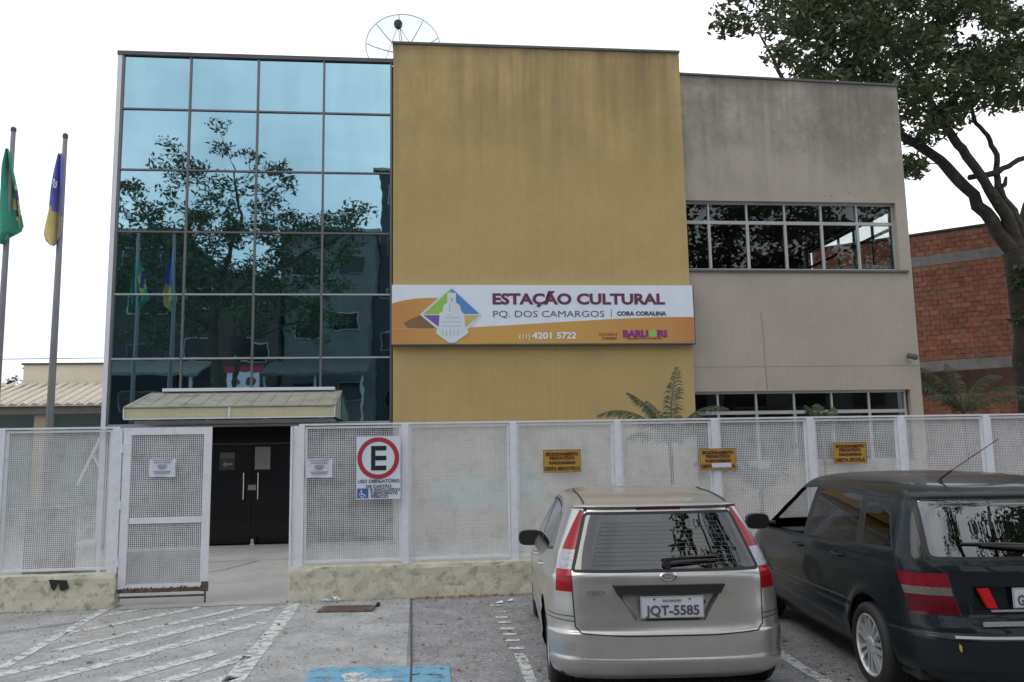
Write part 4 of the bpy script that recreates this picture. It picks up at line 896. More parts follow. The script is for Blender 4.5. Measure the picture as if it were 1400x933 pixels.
# palms
def frond(root, az, el, L, droop, seed, n=76, lw=.009, ll=.30):
    rr = random.Random(seed); pts = []; d0 = Vector((math.cos(az), math.sin(az), 0)); p = Vector(root); e = el
    for i in range(n+1):
        pts.append(p.copy()); step = L/n; p = p + (d0*math.cos(e)+Vector((0,0,1))*math.sin(e))*step; e -= droop/n*(0.5+i/n)
    g = MB(); g.tube(pts[::3]+[pts[-1]], [.016*(1-.8*i/(len(pts[::3]))) for i in range(len(pts[::3])+1)], 5)
    side = Vector((-d0.y, d0.x, 0))
    for i in range(5, n):
        f = i/n; l = ll*math.sin(math.pi*(.12+.86*f))**.7*rr.uniform(.85, 1.1); t = (pts[min(i+1, n)]-pts[i-1]).normalized()
        for sgn in (-1, 1):
            dirv = (side*sgn*.7+t*(.75+rr.uniform(-.3,.3))+Vector((0,0,-.15-.5*rr.random()))).normalized(); a = pts[i]; m_ = a+dirv*l*.5; b = a+dirv*l+Vector((0,0,-.30*l)); w = t*lw
            g.add([a-w*.5, a+w*.5, m_+w, m_-w, b], [(0,1,2,3),(3,2,4)])
    return g
def palm(name, label, loc, h, fronds, seed):
    t = thing(name, label, 'palm', loc); x, y, z0 = loc
    g = MB(); g.tube([(x,y,0),(x+.02,y,h*.5),(x,y,h)], [.045,.04,.035], 10); build('trunk', g, M['bark'], t)
    for i, (az, el, L, dr) in enumerate(fronds): build('frond', frond((x,y,h), R(az), R(el), L, R(dr), seed+i), M['palm'], t)
    return t
palm('palm', 'small palm in front of the yellow wall just above the fence', (4.35,14.6,0), 1.75, [(176,58,1.55,88),(160,72,1.25,48),(35,86,1.45,18),(10,62,1.5,85),(120,75,1.0,45),(-20,40,1.3,70),(215,30,1.2,60),(-70,50,1.0,60),(60,60,1.0,60)], 50)
palm('palm', 'broad palm before the brick building, right of the beige wing', (12.35,18,0), 2.35, [(170,72,2.0,80),(150,60,1.9,80),(185,48,1.9,75),(20,65,1.9,85),(-10,50,1.8,80),(75,80,1.6,60),(-150,40,1.6,70),(-40,35,1.6,60),(110,70,1.7,60),(40,40,1.8,70)], 70)
palm('palm', 'small low palm between the two cars behind the fence', (5.5,13.4,0), .95, [(170,60,1.3,90),(150,75,1.2,70),(20,60,1.3,90),(-10,75,1.3,80),(60,50,1.0,70),(-120,50,1.0,60)], 90)
palm('potted_palm', 'tiny palm below the lower ribbon window of the beige wing', (7.72,15.6,0), 1.9, [(170,80,.65,40),(10,80,.6,40),(100,88,.6,20),(45,70,.55,50)], 95)

# ================================================================== ACROSS THE STREET (mirrored in the glass)
def house(label, x0, x1, y0, y1, h, col, nx, nz, cat='building', z0w=3.4, wh=1.2, win=None):
    t = thing('street_house', label, cat, ((x0+x1)/2, y1, 0)); m_ = mat('render '+str(round(x0)), col, .9, var=.1, dirt=tuple(c*.4 for c in col), damt=.5, dscale=1)
    build('wall', MB().box(x0,x1,y0,y1,0,h), m_, t); build('roof_slab', MB().box(x0-.2,x1+.2,y0-.2,y1+.25,h,h+.18), M['raw_concrete'], t)
    for i in range(nx):
        for j in range(nz):
            cx = x0+(x1-x0)*(i+.5)/nx; cz = z0w+(h-z0w)*(j+.5)/nz; w = (x1-x0)/nx*.28
            f = build('window', MB().box(cx-w,cx+w,y1,y1+.06,cz-wh/2,cz+wh/2), M['alu'] if (i+j) % 3 else M['soffit'], t); build('pane', MB().box(cx-w+.06,cx+w-.06,y1+.06,y1+.08,cz-wh/2+.06,cz+wh/2-.06), M['black_door'], f)
    return t
house('dark four-storey house across the street, mirrored at the left of the glass', -27,-14.6,-27,-17,15.0,(.045,.05,.05),3,4)
house('low brown house across the street with a red fascia sign, mirrored behind the tree', -14.3,-9.0,-26,-16.5,12.2,(.07,.05,.04),2,3)
house('pale grey house across the street, mirrored behind the tree crown', -8.8,-3.15,-26,-17,15.2,(.13,.14,.13),2,3)
house('tall dark apartment tower across the street, mirrored by the yellow wall', -3.1,3.2,-32,-20,20.2,(.05,.055,.06),3,5)
house('cream two-storey shop behind the camera on the right', 3.6,14,-26,-17,8.2,(.26,.24,.2),4,1)
house('grey garage building behind the camera on the far right', 14.4,30,-26,-17,6.5,(.2,.2,.2),4,1,z0w=2.8)
for x0, x1, m_, l_ in ((-27,-12.3,'soffit','long grey awning over the pavement across the street'),(-9.2,-3.2,'cap','dark tiled awning over the shop across the street')):
    g = MB(); g.add([(x0,-16.4,7.2),(x1,-16.4,7.2),(x1,-12.5,6.1),(x0,-12.5,6.1),(x0,-16.4,7.05),(x1,-16.4,7.05),(x1,-12.5,5.95),(x0,-12.5,5.95)], [(0,1,2,3),(7,6,5,4),(0,4,5,1),(1,5,6,2),(2,6,7,3),(3,7,4,0)])
    t = thing('awning', l_, 'awning', ((x0+x1)/2,-12.6,0)); build('roof', g, M[m_], t)
    for x in (x0+.3, (x0+x1)/2, x1-.3): build('post', MB().box(x-.06,x+.06,-12.7,-12.58,0,5.95), M['steel'], t)
t = thing('shop_sign', 'white board with a red top band across the street, mirrored low in the glass', 'sign', (-11,-12.3,5))
build('panel', MB().box(-10.6,-9.1,-12.4,-12.3,5.15,6.15), M['sign_white'], t); build('red_band', MB().box(-10.75,-8.95,-12.42,-12.28,6.16,6.5), M['sign_red'], t); build('post', MB().box(-9.9,-9.8,-12.5,-12.41,0,6.4), M['steel'], t)
cx = 0
for q, mm in ((-10.2,'grey_ink'),(-9.5,'cap')): build('round_emblem', MB().lathe([(.22,-12.295),(.22,-12.28)], (q,0,5.62), 'y', 20), M[mm], t)
g = MB(); g.sheet([(-60,-12),(60,-12),(60,-4.5),(-60,-4.5)], .004); tag(build('street', g, M['asphalt']), kind='structure')
# ================================================================== CARS
def pchip(xs, ys):
    f0 = pchip_exact(xs, ys); N = 1600; a, b = xs[0], xs[-1]; tab = [f0(a+(b-a)*i/N) for i in range(N+1)]; k = N/(b-a)
    def f(x):
        u = (x-a)*k
        if u <= 0: return tab[0]
        if u >= N: return tab[-1]
        i = int(u); return tab[i]+(tab[i+1]-tab[i])*(u-i)
    return f
def pchip_exact(xs, ys):
    n = len(xs); h = [xs[i+1]-xs[i] for i in range(n-1)]; d = [(ys[i+1]-ys[i])/h[i] for i in range(n-1)]; m = [d[0]]
    for i in range(1, n-1):
        if d[i-1]*d[i] <= 0: m.append(0)
        else:
            w1 = 2*h[i]+h[i-1]; w2 = h[i]+2*h[i-1]; m.append((w1+w2)/(w1/d[i-1]+w2/d[i]))
    m.append(d[-1])
    def f(x):
        if x <= xs[0]: return ys[0]
        if x >= xs[-1]: return ys[-1]
        i = max(k for k in range(n-1) if xs[k] <= x); t = (x-xs[i])/h[i]
        return (1+2*t)*(1-t)**2*ys[i]+t*(1-t)**2*h[i]*m[i]+t*t*(3-2*t)*ys[i+1]+t*t*(t-1)*h[i]*m[i+1]
    return f
def quarter(n, k):
    s0 = .5**(1/n); out = [(s0*i/k, (1-(s0*i/k)**n)**(1/n)) for i in range(k+1)]; return out+[(b, a) for a, b in out[::-1][1:]]   # (along-width, along-depth)
def offset_poly(P, d):
    n = len(P); A = sum(P[i][0]*P[(i+1) % n][1]-P[(i+1) % n][0]*P[i][1] for i in range(n))
    if A < 0: P = P[::-1]
    out = []
    for i in range(n):
        p0, p1, p2 = Vector(P[i-1]), Vector(P[i]), Vector(P[(i+1) % n]); e1 = (p1-p0).normalized(); e2 = (p2-p1).normalized()
        n1 = Vector((e1.y, -e1.x)); n2 = Vector((e2.y, -e2.x)); b = n1+n2; b = b/max(.3, b.dot(n1)) if b.length > 1e-6 else n1
        out.append(tuple(p1+b*d))
    return out
def round_poly(P, r, k=3):
    out = []; n = len(P)
    for i in range(n):
        p0, p1, p2 = Vector(P[i-1]), Vector(P[i]), Vector(P[(i+1) % n]); rr = min(r, (p1-p0).length*.4, (p2-p1).length*.4)
        a = p1+(p0-p1).normalized()*rr; b = p1+(p2-p1).normalized()*rr
        for j in range(k+1): t = j/k; out.append(tuple(a*(1-t)**2+p1*2*t*(1-t)+b*t*t))
    return out
def car_shell(T, L, n_exp, arches, regions, arch_r):
    F = {k: pchip(T['z'], T[k]) for k in T if k != 'z'}
    z0, z1 = T['z'][0], T['z'][-1]; zs = []; z = z0
    while z < z1-.10: zs.append(z); z += .0165
    while z < z1-.012: zs.append(z); z += max(.0025, (z1-z)*.16)
    zs.append(z1)
    q = quarter(n_exp, 9); ns = 34
    def ring(z):
        w, yr, yf, Rr, Rf = F['w'](z), F['yr'](z), F['yf'](z), F['Rr'](z), F['Rf'](z); half = []
        for a, b in q: half.append((w*a, yr+Rr*(1-b)))
        for i in range(1, ns): half.append((w, yr+Rr+(yf-Rf-yr-Rr)*i/ns))
        for a, b in q[::-1]: half.append((w*a, yf-Rf*(1-b)))
        out = []
        for x, y in half:
            t = (y-L*.52)/(L*.5); x *= 1-.035*t*t
            for cy in arches:
                d = math.hypot(y-cy, z-.30); x += .014*math.exp(-((d-arch_r-.01)/.05)**2)*(1 if x > w*.7 else 0)
            out.append((x, y, z))
        return out
    rings = [ring(z) for z in zs]; m = len(rings[0]); bm = bmesh.new(); V = []
    for rg in rings:
        row = [bm.verts.new(p) for p in rg]+[bm.verts.new((-x, y, z)) for x, y, z in rg[1:-1][::-1]]; V.append(row)
    N = len(V[0])
    for i in range(len(V)-1):
        for k in range(N): bm.faces.new((V[i][k], V[i][(k+1) % N], V[i+1][(k+1) % N], V[i+1][k]))
    bm.faces.new(V[-1]); bm.normal_update()
    proj = {'rear': lambda c: (c.x, c.z), 'side': lambda c: (c.y, c.z), 'top': lambda c: (c.x, c.y)}
    cutdir = {'rear': lambda a, b: (Vector((a[0], 0, a[1])), Vector((-(b[1]-a[1]), 0, b[0]-a[0]))), 'side': lambda a, b: (Vector((0, a[0], a[1])), Vector((0, -(b[1]-a[1]), b[0]-a[0]))),
              'top': lambda a, b: (Vector((a[0], a[1], 0)), Vector((-(b[1]-a[1]), b[0]-a[0], 0)))}
    def ok(side, c, nrm):
        if side == 'rear': return c.y < 1.3 and nrm.y < -.02
        if side == 'front': return c.y > 1.5 and nrm.y > .02
        if side == 'side': return abs(nrm.x) > .25
        return True
    for (nm, side, P) in regions:
        pj = proj['rear' if side == 'front' else side]; cd = cutdir['rear' if side == 'front' else side]
        n = len(P)
        for i in range(n):
            a, b = P[i], P[(i+1) % n]; x0, x1 = min(a[0], b[0])-.03, max(a[0], b[0])+.03; y0, y1 = min(a[1], b[1])-.03, max(a[1], b[1])+.03
            fs = []
            for f in bm.faces:
                us = [pj(v.co) for v in f.verts]
                if max(u[0] for u in us) < x0 or min(u[0] for u in us) > x1 or max(u[1] for u in us) < y0 or min(u[1] for u in us) > y1: continue
                if ok(side, f.calc_center_median(), f.normal): fs.append(f)
            if not fs: continue
            co, no = cd(a, b); es = {e for f in fs for e in f.edges}; vs = {v for f in fs for v in f.verts}
            bmesh.ops.bisect_plane(bm, geom=list(vs)+list(es)+fs, plane_co=co, plane_no=no, dist=1e-5)
    bm.normal_update(); groups = {}
    for f in bm.faces:
        c = f.calc_center_median(); name = 'body'
        for (nm, side, P) in regions:
            if ok(side, c, f.normal):
                u = proj['rear' if side == 'front' else side](c)
                if in_poly(u[0], u[1], P): name = nm; break
        if c.z < z0+.002: name = 'body'
        groups.setdefault(name, []).append(f)
    out = {}
    for nm, fs in groups.items():
        ix = {}; vs = []; ff = []
        for f in fs:
            idx = []
            for v in f.verts:
                if v.index not in ix or True:
                    key = (round(v.co.x, 6), round(v.co.y, 6), round(v.co.z, 6))
                    if key not in ix: ix[key] = len(vs); vs.append(tuple(v.co))
                    idx.append(ix[key])
            dd = []
            [dd.append(i) for i in idx if i not in dd]
            if len(dd) > 2: ff.append(tuple(dd))
        g = MB(); g.add(vs, ff); out[nm] = g
    bm.free(); return out, F
def shell_normals(me, F, L, n_e, arches, arch_r):
    def G(x, y, z):
        w, yr, yf, Rr, Rf = F['w'](z), F['yr'](z), F['yf'](z), F['Rr'](z), F['Rf'](z); t = (y-L*.52)/(L*.5); X = abs(x)
        if X > w*.65:
            for cy in arches: X -= .014*math.exp(-((math.hypot(y-cy, z-.30)-arch_r-.01)/.05)**2)
        X = max(0, X/(1-.035*t*t))
        if y < yr+Rr: return (X/w)**n_e+((yr+Rr-y)/Rr)**n_e-1
        if y > yf-Rf: return (X/w)**n_e+((y-yf+Rf)/Rf)**n_e-1
        return (X/w)**n_e-1
    e = .0016; out = []
    for v in me.vertices:
        x, y, z = v.co
        n = Vector((G(x+e, y, z)-G(x-e, y, z), G(x, y+e, z)-G(x, y-e, z), G(x, y, z+e)-G(x, y, z-e)))
        out.append(n.normalized() if n.length > 1e-9 else Vector((0, 0, 1)))
    for p in me.polygons:
        s = sum((out[i] for i in p.vertices), Vector())
        if s.dot(p.normal) < 0: p.flip()
    me.update(); me.normals_split_custom_set_from_vertices([tuple(n) for n in out])
CAR = {}
M['trim_grey'] = mat('dull trim', (.09,.095,.10), .4)
def build_l(name, g, m, parent, smooth=True, kind=None):
    me = bpy.data.meshes.new(name); me.from_pydata(g.v, [], g.f); me.materials.append(m)
    if smooth:
        me.polygons.foreach_set('use_smooth', [True]*len(me.polygons))
        try:
            if smooth != 'shell': me.set_sharp_from_angle(angle=R(38))
        except Exception: pass
    if smooth == 'shell': shell_normals(me, *CAR['args'])
    o = bpy.data.objects.new(name, me); link(o, parent)
    if kind: o['kind'] = kind
    return o
def wheel(parent, x, y, r, w, side, spokes, m_rim, r_rim=.2, style='double'):
    """side=-1 left, +1 right; local coordinates of the car"""
    wh = bpy.data.objects.new('wheel', None); wh.empty_display_size = .1; link(wh, parent); wh.location = (x, y, r); wh.rotation_euler = (0, 0, 0 if side > 0 else math.pi)
    prof = [(r_rim,-w/2+.012),(r_rim+.02,-w/2),(r-.03,-w/2+.002),(r-.008,-w/2+.02),(r,-w/2+.045)]
    for k in range(4): z_ = -w/2+.045+(w-.09)*(k+1)/5; prof += [(r,z_-.006),(r-.006,z_-.004),(r-.006,z_+.004),(r,z_+.006)]
    prof += [(r,w/2-.045),(r-.008,w/2-.02),(r-.03,w/2-.002),(r_rim+.02,w/2),(r_rim,w/2-.012)]
    g = MB(); g.lathe(prof, (0,0,0), 'x', 40, caps=False); build_l('tyre', g, M['black_rubber'], wh)
    rim = MB(); rim.lathe([(r_rim+.003,w/2-.10),(r_rim+.005,w/2-.014),(r_rim-.008,w/2-.008),(r_rim-.018,w/2-.02),(r_rim-.02,w/2-.09)], (0,0,0), 'x', 40, caps=False)
    rm = build_l('rim', rim, m_rim, wh)
    g = MB(); X = w/2-.022
    for k in range(spokes):
        a = 2*math.pi*k/spokes
        for off in ((-.024, .024) if style == 'double' else (0,)):
            ca, sa = math.cos(a), math.sin(a); hw = .0115 if style == 'double' else .022
            def P(rad, o_, xx): return (xx, ca*rad-sa*o_, sa*rad+ca*o_)
            o1 = off*.7; o2 = off*1.35
            vs = [P(.045,o1-hw,X+.002),P(.045,o1+hw,X+.002),P(r_rim-.012,o2+hw*1.25,X-.004),P(r_rim-.012,o2-hw*1.25,X-.004),P(.045,o1-hw,X-.03),P(.045,o1+hw,X-.03),P(r_rim-.012,o2+hw*1.2,X-.03),P(r_rim-.012,o2-hw*1.2,X-.03)]
            g.add(vs, [(0,1,2,3),(7,6,5,4),(0,4,5,1),(1,5,6,2),(2,6,7,3),(3,7,4,0)])
    build_l('spokes', g, m_rim, wh, smooth=False)
    g = MB(); g.lathe([(.058,X-.03),(.058,X+.004),(.045,X+.014),(.028,X+.015)], (0,0,0), 'x', 20); build_l('hub', g, m_rim, wh)
    g = MB(); g.lathe([(r_rim-.02,X-.06),(r_rim-.02,X-.045)], (0,0,0), 'x', 24); build_l('brake_plate', g, M['black_plastic'], wh, smooth=False)
    return wh
def wheel_well(parent, cx, cy, r, F, side, zc=.30):
    vs = []; n = 28
    for k in range(n+1):
        a = math.pi*(-.12+1.24*k/n); y = cy+r*math.cos(a); z = zc+r*math.sin(a); w = F['w'](max(z, .2)); t = (y-cx)/cx if cx else 0
        vs += [(side*(w*.985-.006), y, z), (side*.45, y, z)]
    g = MB(); g.add(vs, [(2*k, 2*k+1, 2*k+3, 2*k+2) for k in range(n)]); n0 = len(vs)
    ring_ = [(side*.46, cy+r*math.cos(math.pi*(-.12+1.24*k/n)), zc+r*math.sin(math.pi*(-.12+1.24*k/n))) for k in range(n+1)]
    g.add(ring_, [tuple(range(n+1))]); return build_l('wheel_well', g, M['black_rubber'], parent, smooth=False)
def seats(parent, rows, zb=.38, hw=.24):
    for (y, xs, tall, hr) in rows:
        for x in xs:
            g = MB(); w = hw
            g.add([(x-w,y+.5,zb),(x+w,y+.5,zb),(x+w,y+.05,zb-.02),(x-w,y+.05,zb-.02),(x-w,y+.5,zb+.14),(x+w,y+.5,zb+.14),(x+w,y+.05,zb+.12),(x-w,y+.05,zb+.12)], [(0,3,2,1),(4,5,6,7),(0,1,5,4),(1,2,6,5),(2,3,7,6),(3,0,4,7)])
            g.add([(x-w,y+.12,zb+.08),(x+w,y+.12,zb+.08),(x+w,y-.0,zb+.08),(x-w,y-.0,zb+.08),(x-w*.8,y-.08,zb+tall),(x+w*.8,y-.08,zb+tall),(x+w*.8,y-.17,zb+tall),(x-w*.8,y-.17,zb+tall)], [(0,3,2,1),(4,5,6,7),(0,1,5,4),(1,2,6,5),(2,3,7,6),(3,0,4,7)])
            s = build_l('seat', g, M['seat_cloth'], parent, smooth=False)
            if hr:
                g = MB(); g.lathe([(.06,-.12),(.085,-.10),(.09,0),(.085,.10),(.06,.12)], (x,y-.15,zb+tall+.12), 'x', 12); build_l('headrest', g, M['seat_cloth'], s)
M['seat_cloth'] = mat('seat cloth', (.035, .035, .038), .9, var=.1)
M['car_silver'] = mat('champagne silver paint', (.52, .50, .475), .30, .7, var=.03, scale=2, coat=.6, dirt=(.30,.28,.25), dscale=5, damt=.25)
M['car_dark'] = mat('dark graphite paint', (.012, .016, .019), .3, 0, var=.02, coat=.38, spec=.1)
def lined(m):
    n, l = m.node_tree.nodes, m.node_tree.links; b = n['Principled BSDF']; o = n['Material Output']; g = n.new('ShaderNodeNewGeometry'); d = n.new('ShaderNodeBsdfDiffuse'); d.inputs[0].default_value = (.045,.045,.045,1)
    x = n.new('ShaderNodeMixShader'); l.new(g.outputs['Backfacing'], x.inputs[0]); l.new(b.outputs[0], x.inputs[1]); l.new(d.outputs[0], x.inputs[2]); l.new(x.outputs[0], o.inputs[0])
lined(M['car_silver']); lined(M['car_dark'])
M['car_glass'] = glass_mat('car glass', (.07, .08, .09), .095, .01); M['car_glass_tint'] = glass_mat('tinted car glass', (.10, .11, .12), .03, .01); M['clear_glass'] = glass_mat('clear car glass', (.75, .78, .77), .05, .01)
def lamp_mat(name, col, rough=.12):
    m = mat(name, col, rough, var=.3, scale=28, coat=.12, spec=.3, stretch=(1, 1, 2.2)); return m
M['red_lamp'] = lamp_mat('red lamp', (.34, .004, .012), .2); M['dark_red_lamp'] = lamp_mat('dark red lamp', (.11, .004, .010)); M['clear_lamp'] = lamp_mat('clear lamp', (.42, .42, .46)); M['clear_grey'] = lamp_mat('smoky clear lamp', (.15, .145, .135)); M['red_lamp_dark'] = lamp_mat('deep red lamp', (.22, .006, .016), .2)
M['bright_red'] = lamp_mat('bright red reflector', (.62, .01, .01))
M['defrost'] = mat('defroster line', (.11, .11, .12), .5)
def mirror_x(P): return [(-x, y) for x, y in P][::-1]
def bars(g, p0, p1, r, n=6): g.tube([p0, p1], r, n)
def surf_y(F, x, z, n_exp):
    w, yr, Rr = F['w'](z), F['yr'](z), F['Rr'](z); u = min(.999, abs(x)/w); return yr+Rr*(1-(1-u**n_exp)**(1/n_exp))
def door_handle(parent, F, y, z, side, m, L_=.17):
    x = F['w'](z)-.012; g = MB(); X = side*(x+.028)
    g.tube([(side*x, y, z), (X, y+.015, z+.002), (X, y+L_*.5, z+.004), (X, y+L_-.015, z+.002), (side*x, y+L_, z)], [.012,.013,.013,.013,.012], 8)
    return build_l('handle', g, m, parent)
def side_mirror(parent, x, y, z, side, m):
    g = MB(); g.tube([(side*(x-.04), y+.04, z-.03), (side*(x+.06), y+.03, z-.02)], [.03,.022], 8)
    mm = build_l('side_mirror', g, M['black_plastic'], parent)
    g = MB(); vs = []; cx = side*(x+.15)
    for k, (s, dy) in enumerate(((.55,.09),(.85,.06),(1,.0),(1,-.03),(.92,-.045))):
        for j in range(16):
            t = 2*math.pi*j/16; c, s_ = math.cos(t), math.sin(t); e = .62
            vs.append((cx+.115*s*math.copysign(abs(c)**e, c), y+dy, z+.075*s*math.copysign(abs(s_)**e, s_)))
    g.add(vs, [(a*16+j, a*16+(j+1) % 16, (a+1)*16+(j+1) % 16, (a+1)*16+j) for a in range(4) for j in range(16)]+[tuple(range(16)), tuple(64+j for j in range(16))[::-1]])
    build_l('housing', g, m, mm)
    return mm

# ---------------------------------------------------------------- silver hatchback
NE = 3.4
T = dict(z=[.15,.19,.27,.285,.30,.40,.445,.455,.475,.60,.72,.80,.83,.855,.95,1.10,1.24,1.265,1.28,1.288,1.305,1.332,1.352,1.366,1.372],
    yr=[.12,.05,.005,.0,.015,.01,.012,.012,.035,.055,.07,.075,.08,.093,.155,.2525,.342,.356,.33,.345,.44,.66,.92,1.3,1.55],
    yf=[3.7,3.8,3.88,3.88,3.88,3.9,3.9,3.9,3.9,3.86,3.75,3.5,3.3,3.1,2.9,2.62,2.38,2.34,2.31,2.28,2.22,2.12,2.02,1.9,1.8],
    w=[.74,.80,.830,.833,.828,.836,.838,.838,.832,.838,.832,.822,.808,.79,.765,.705,.645,.634,.628,.622,.605,.57,.51,.36,.14],
    Rr=[.3,.36,.42,.44,.43,.43,.43,.43,.41,.40,.38,.36,.35,.34,.33,.32,.31,.31,.32,.32,.34,.36,.36,.3,.12],
    Rf=[.6,.7,.8,.8,.8,.8,.8,.8,.8,.8,.8,.7,.6,.5,.45,.42,.4,.4,.4,.4,.38,.36,.3,.2,.1])
rw = [(-.652,.855),(.652,.855),(.53,1.24),(-.53,1.24)]
rws = round_poly(rw, .03)
lt = [(.658,.855),(.538,1.252),(.556,1.262),(.612,1.17),(.672,1.06),(.724,.95),(.756,.84),(.764,.725),(.655,.725)]
def sub(P, z0, z1):
    """clip a polygon to a z band"""
    def clip(P, k, s):
        o = []
        for i in range(len(P)):
            a, b = P[i], P[(i+1) % len(P)]; ia, ib = (a[1]-k)*s >= 0, (b[1]-k)*s >= 0
            if ia: o.append(a)
            if ia != ib: t = (k-a[1])/(b[1]-a[1]); o.append((a[0]+(b[0]-a[0])*t, k))
        return o
    return clip(clip(P, z0, 1), z1, -1)
hatch = [(-.64,.50),(-.60,.462),(-.3,.448),(.3,.448),(.60,.462),(.64,.50),(.652,.74),(.656,.855),(.532,1.252),(.50,1.262),(-.50,1.262),(-.532,1.252),(-.656,.855),(-.652,.74)]
recess = [(-.235,.535),(.235,.535),(.38,.765),(-.38,.765)]
bump_side = [(-.2,.0),(3.2,.0),(.35,.0)]
w1 = [(1.84,.90),(2.80,.875),(2.70,.93),(2.24,1.21),(2.05,1.255),(1.86,1.27)]
w2 = [(.98,.93),(1.78,.903),(1.80,1.272),(1.40,1.265),(1.10,1.235)]
w3 = [(.66,.965),(.92,.935),(1.02,1.215),(.86,1.17)]
d1 = [(1.80,.24),(2.72,.24),(2.86,.5),(2.86,.88),(2.72,.945),(2.24,1.245),(2.05,1.28),(1.80,1.295)]
d2 = [(.86,.50),(1.0,.33),(1.1,.24),(1.79,.24),(1.79,1.295),(1.40,1.29),(1.05,1.26),(.93,.93)]
arc = lambda cy, r, n=22: [(cy+r*math.cos(2*math.pi*k/n), .30+r*math.sin(2*math.pi*k/n)) for k in range(n)]
regs = [('arch','side',arc(.62,.335)),('arch','side',arc(3.1,.335)),
    ('rear_glass','rear',offset_poly(rws,-.016)),('rubber','rear',offset_poly(rws,.004)),
    ('brake_light','rear',[(-.16,1.253),(.16,1.253),(.155,1.272),(-.155,1.272)])]
for f_ in (lambda P: P, mirror_x):
    for nm, a, b in (('lamp_red',.995,1.3),('lamp_clear',.87,.995),('lamp_red_low',.70,.87)): regs.append((nm+('_r' if f_([(1,0)])[0][0] > 0 else '_l'), 'rear', sub(f_(lt), a, b)))
regs += [('hatch_gap','rear',None),('wind','front',round_poly([(-.66,.94),(.66,.94),(.52,1.27),(-.52,1.27)],.05)),
    ('glass_front','side',offset_poly(w1,-.012)),('glass_rear','side',offset_poly(w2,-.012)),('glass_rear','side',offset_poly(w3,-.01)),
    ('rubber','side',offset_poly(w1,.012)),('rubber','side',offset_poly(w2,.012)),('rubber','side',offset_poly(w3,.008)),('rubber','side',[(1.76,.9),(1.86,.9),(1.87,1.27),(1.77,1.27)])]
hi, ho = offset_poly(hatch,-.004), offset_poly(hatch,.005)
k = regs.index(('hatch_gap','rear',None)); regs[k:k+1] = [('recess','rear',recess),('tailgate','rear',hi),('gap','rear',ho)]
regs += [('gap','rear',[(-1,.452),(-.63,.452+.085),(-.63,.458+.085),(-1,.458)]) , ('gap','rear',[(1,.452),(1,.458),(.63,.543),(.63,.537)])]
regs[-2:] = [('gap','rear',[(-.9,.548),(-.64,.528),(-.64,.534),(-.9,.554)]),('gap','rear',[(.9,.548),(.9,.554),(.64,.534),(.64,.528)])]
regs += [('bumper','rear',[(-1,.0),(1,.0),(1,.55),(.64,.53),(.6,.457),(.3,.443),(-.3,.443),(-.6,.457),(-.64,.53),(-1,.55)]),('bumper','side',[(-.2,0),(.34,0),(.34,.57),(-.2,.55)]),
    ('gap','side',[(-.2,.551),(.34,.571),(.34,.577),(-.2,.557)]),
    ('door_front','side',offset_poly(d1,-.004)),('door_rear','side',offset_poly(d2,-.004)),('gap','side',offset_poly(d1,.002)),('gap','side',offset_poly(d2,.002))]
P_, F = car_shell(T, 3.9, NE, (.62, 3.1), regs, .335)
C1 = thing('parked_car', 'silver five-door hatchback parked nose to the fence, seen from behind', 'car', (1.63,5.60,0), R(-5.2))
def assemble(root, P_, paint, glass, tint):
    objs = {}
    mp_ = {'body':('body',paint),'tailgate':('tailgate',paint),'bumper':('bumper',paint),'door_front':('door',paint),'door_rear':('door',paint),'gap':('panel_gap',M['black_rubber']),'rubber':('window_seal',M['black_rubber']),
        'rear_glass':('rear_window',tint),'wind':('windscreen',glass),'glass_front':('side_window',glass),'glass_rear':('side_window',tint),'brake_light':('brake_light',M['dark_red_lamp']),'chrome_strip':('trim_strip',M['trim_grey']),'side_strip':('trim_strip',M['trim_grey'])}
    for k_, g in P_.items():
        if k_ in ('arch','open') or k_.startswith('lamp') or k_ == 'recess': continue
        nm, mt = mp_[k_]
        if k_ in ('door_front','door_rear','glass_front','glass_rear','side_strip') :
            for sgn in (-1, 1):
                gg = MB(); ix = {}
                for f in g.f:
                    if sum(g.v[i][0] for i in f)*sgn > 0:
                        t = []
                        for i in f:
                            if i not in ix: ix[i] = len(gg.v); gg.v.append(g.v[i])
                            t.append(ix[i])
                        gg.f.append(tuple(t))
                if gg.f: objs[(k_, sgn)] = build_l(nm, gg, mt, root, 'shell')
        else: objs[k_] = build_l(nm, g, mt, root, 'shell')
    return objs
CAR['args'] = (F, 3.9, NE, (.62, 3.1), .335)
ob = assemble(C1, P_, M['car_silver'], M['clear_glass'], M['car_glass'])
for sfx in ('_l', '_r'):
    tl = build_l('tail_light', P_['lamp_red'+sfx], M['red_lamp'], C1, 'shell')
    if 'lamp_red_low'+sfx in P_: build_l('lower_lens', P_['lamp_red_low'+sfx], M['red_lamp'], tl, 'shell')
    if 'lamp_clear'+sfx in P_: build_l('clear_lens', P_['lamp_clear'+sfx], M['clear_lamp'], tl, 'shell')
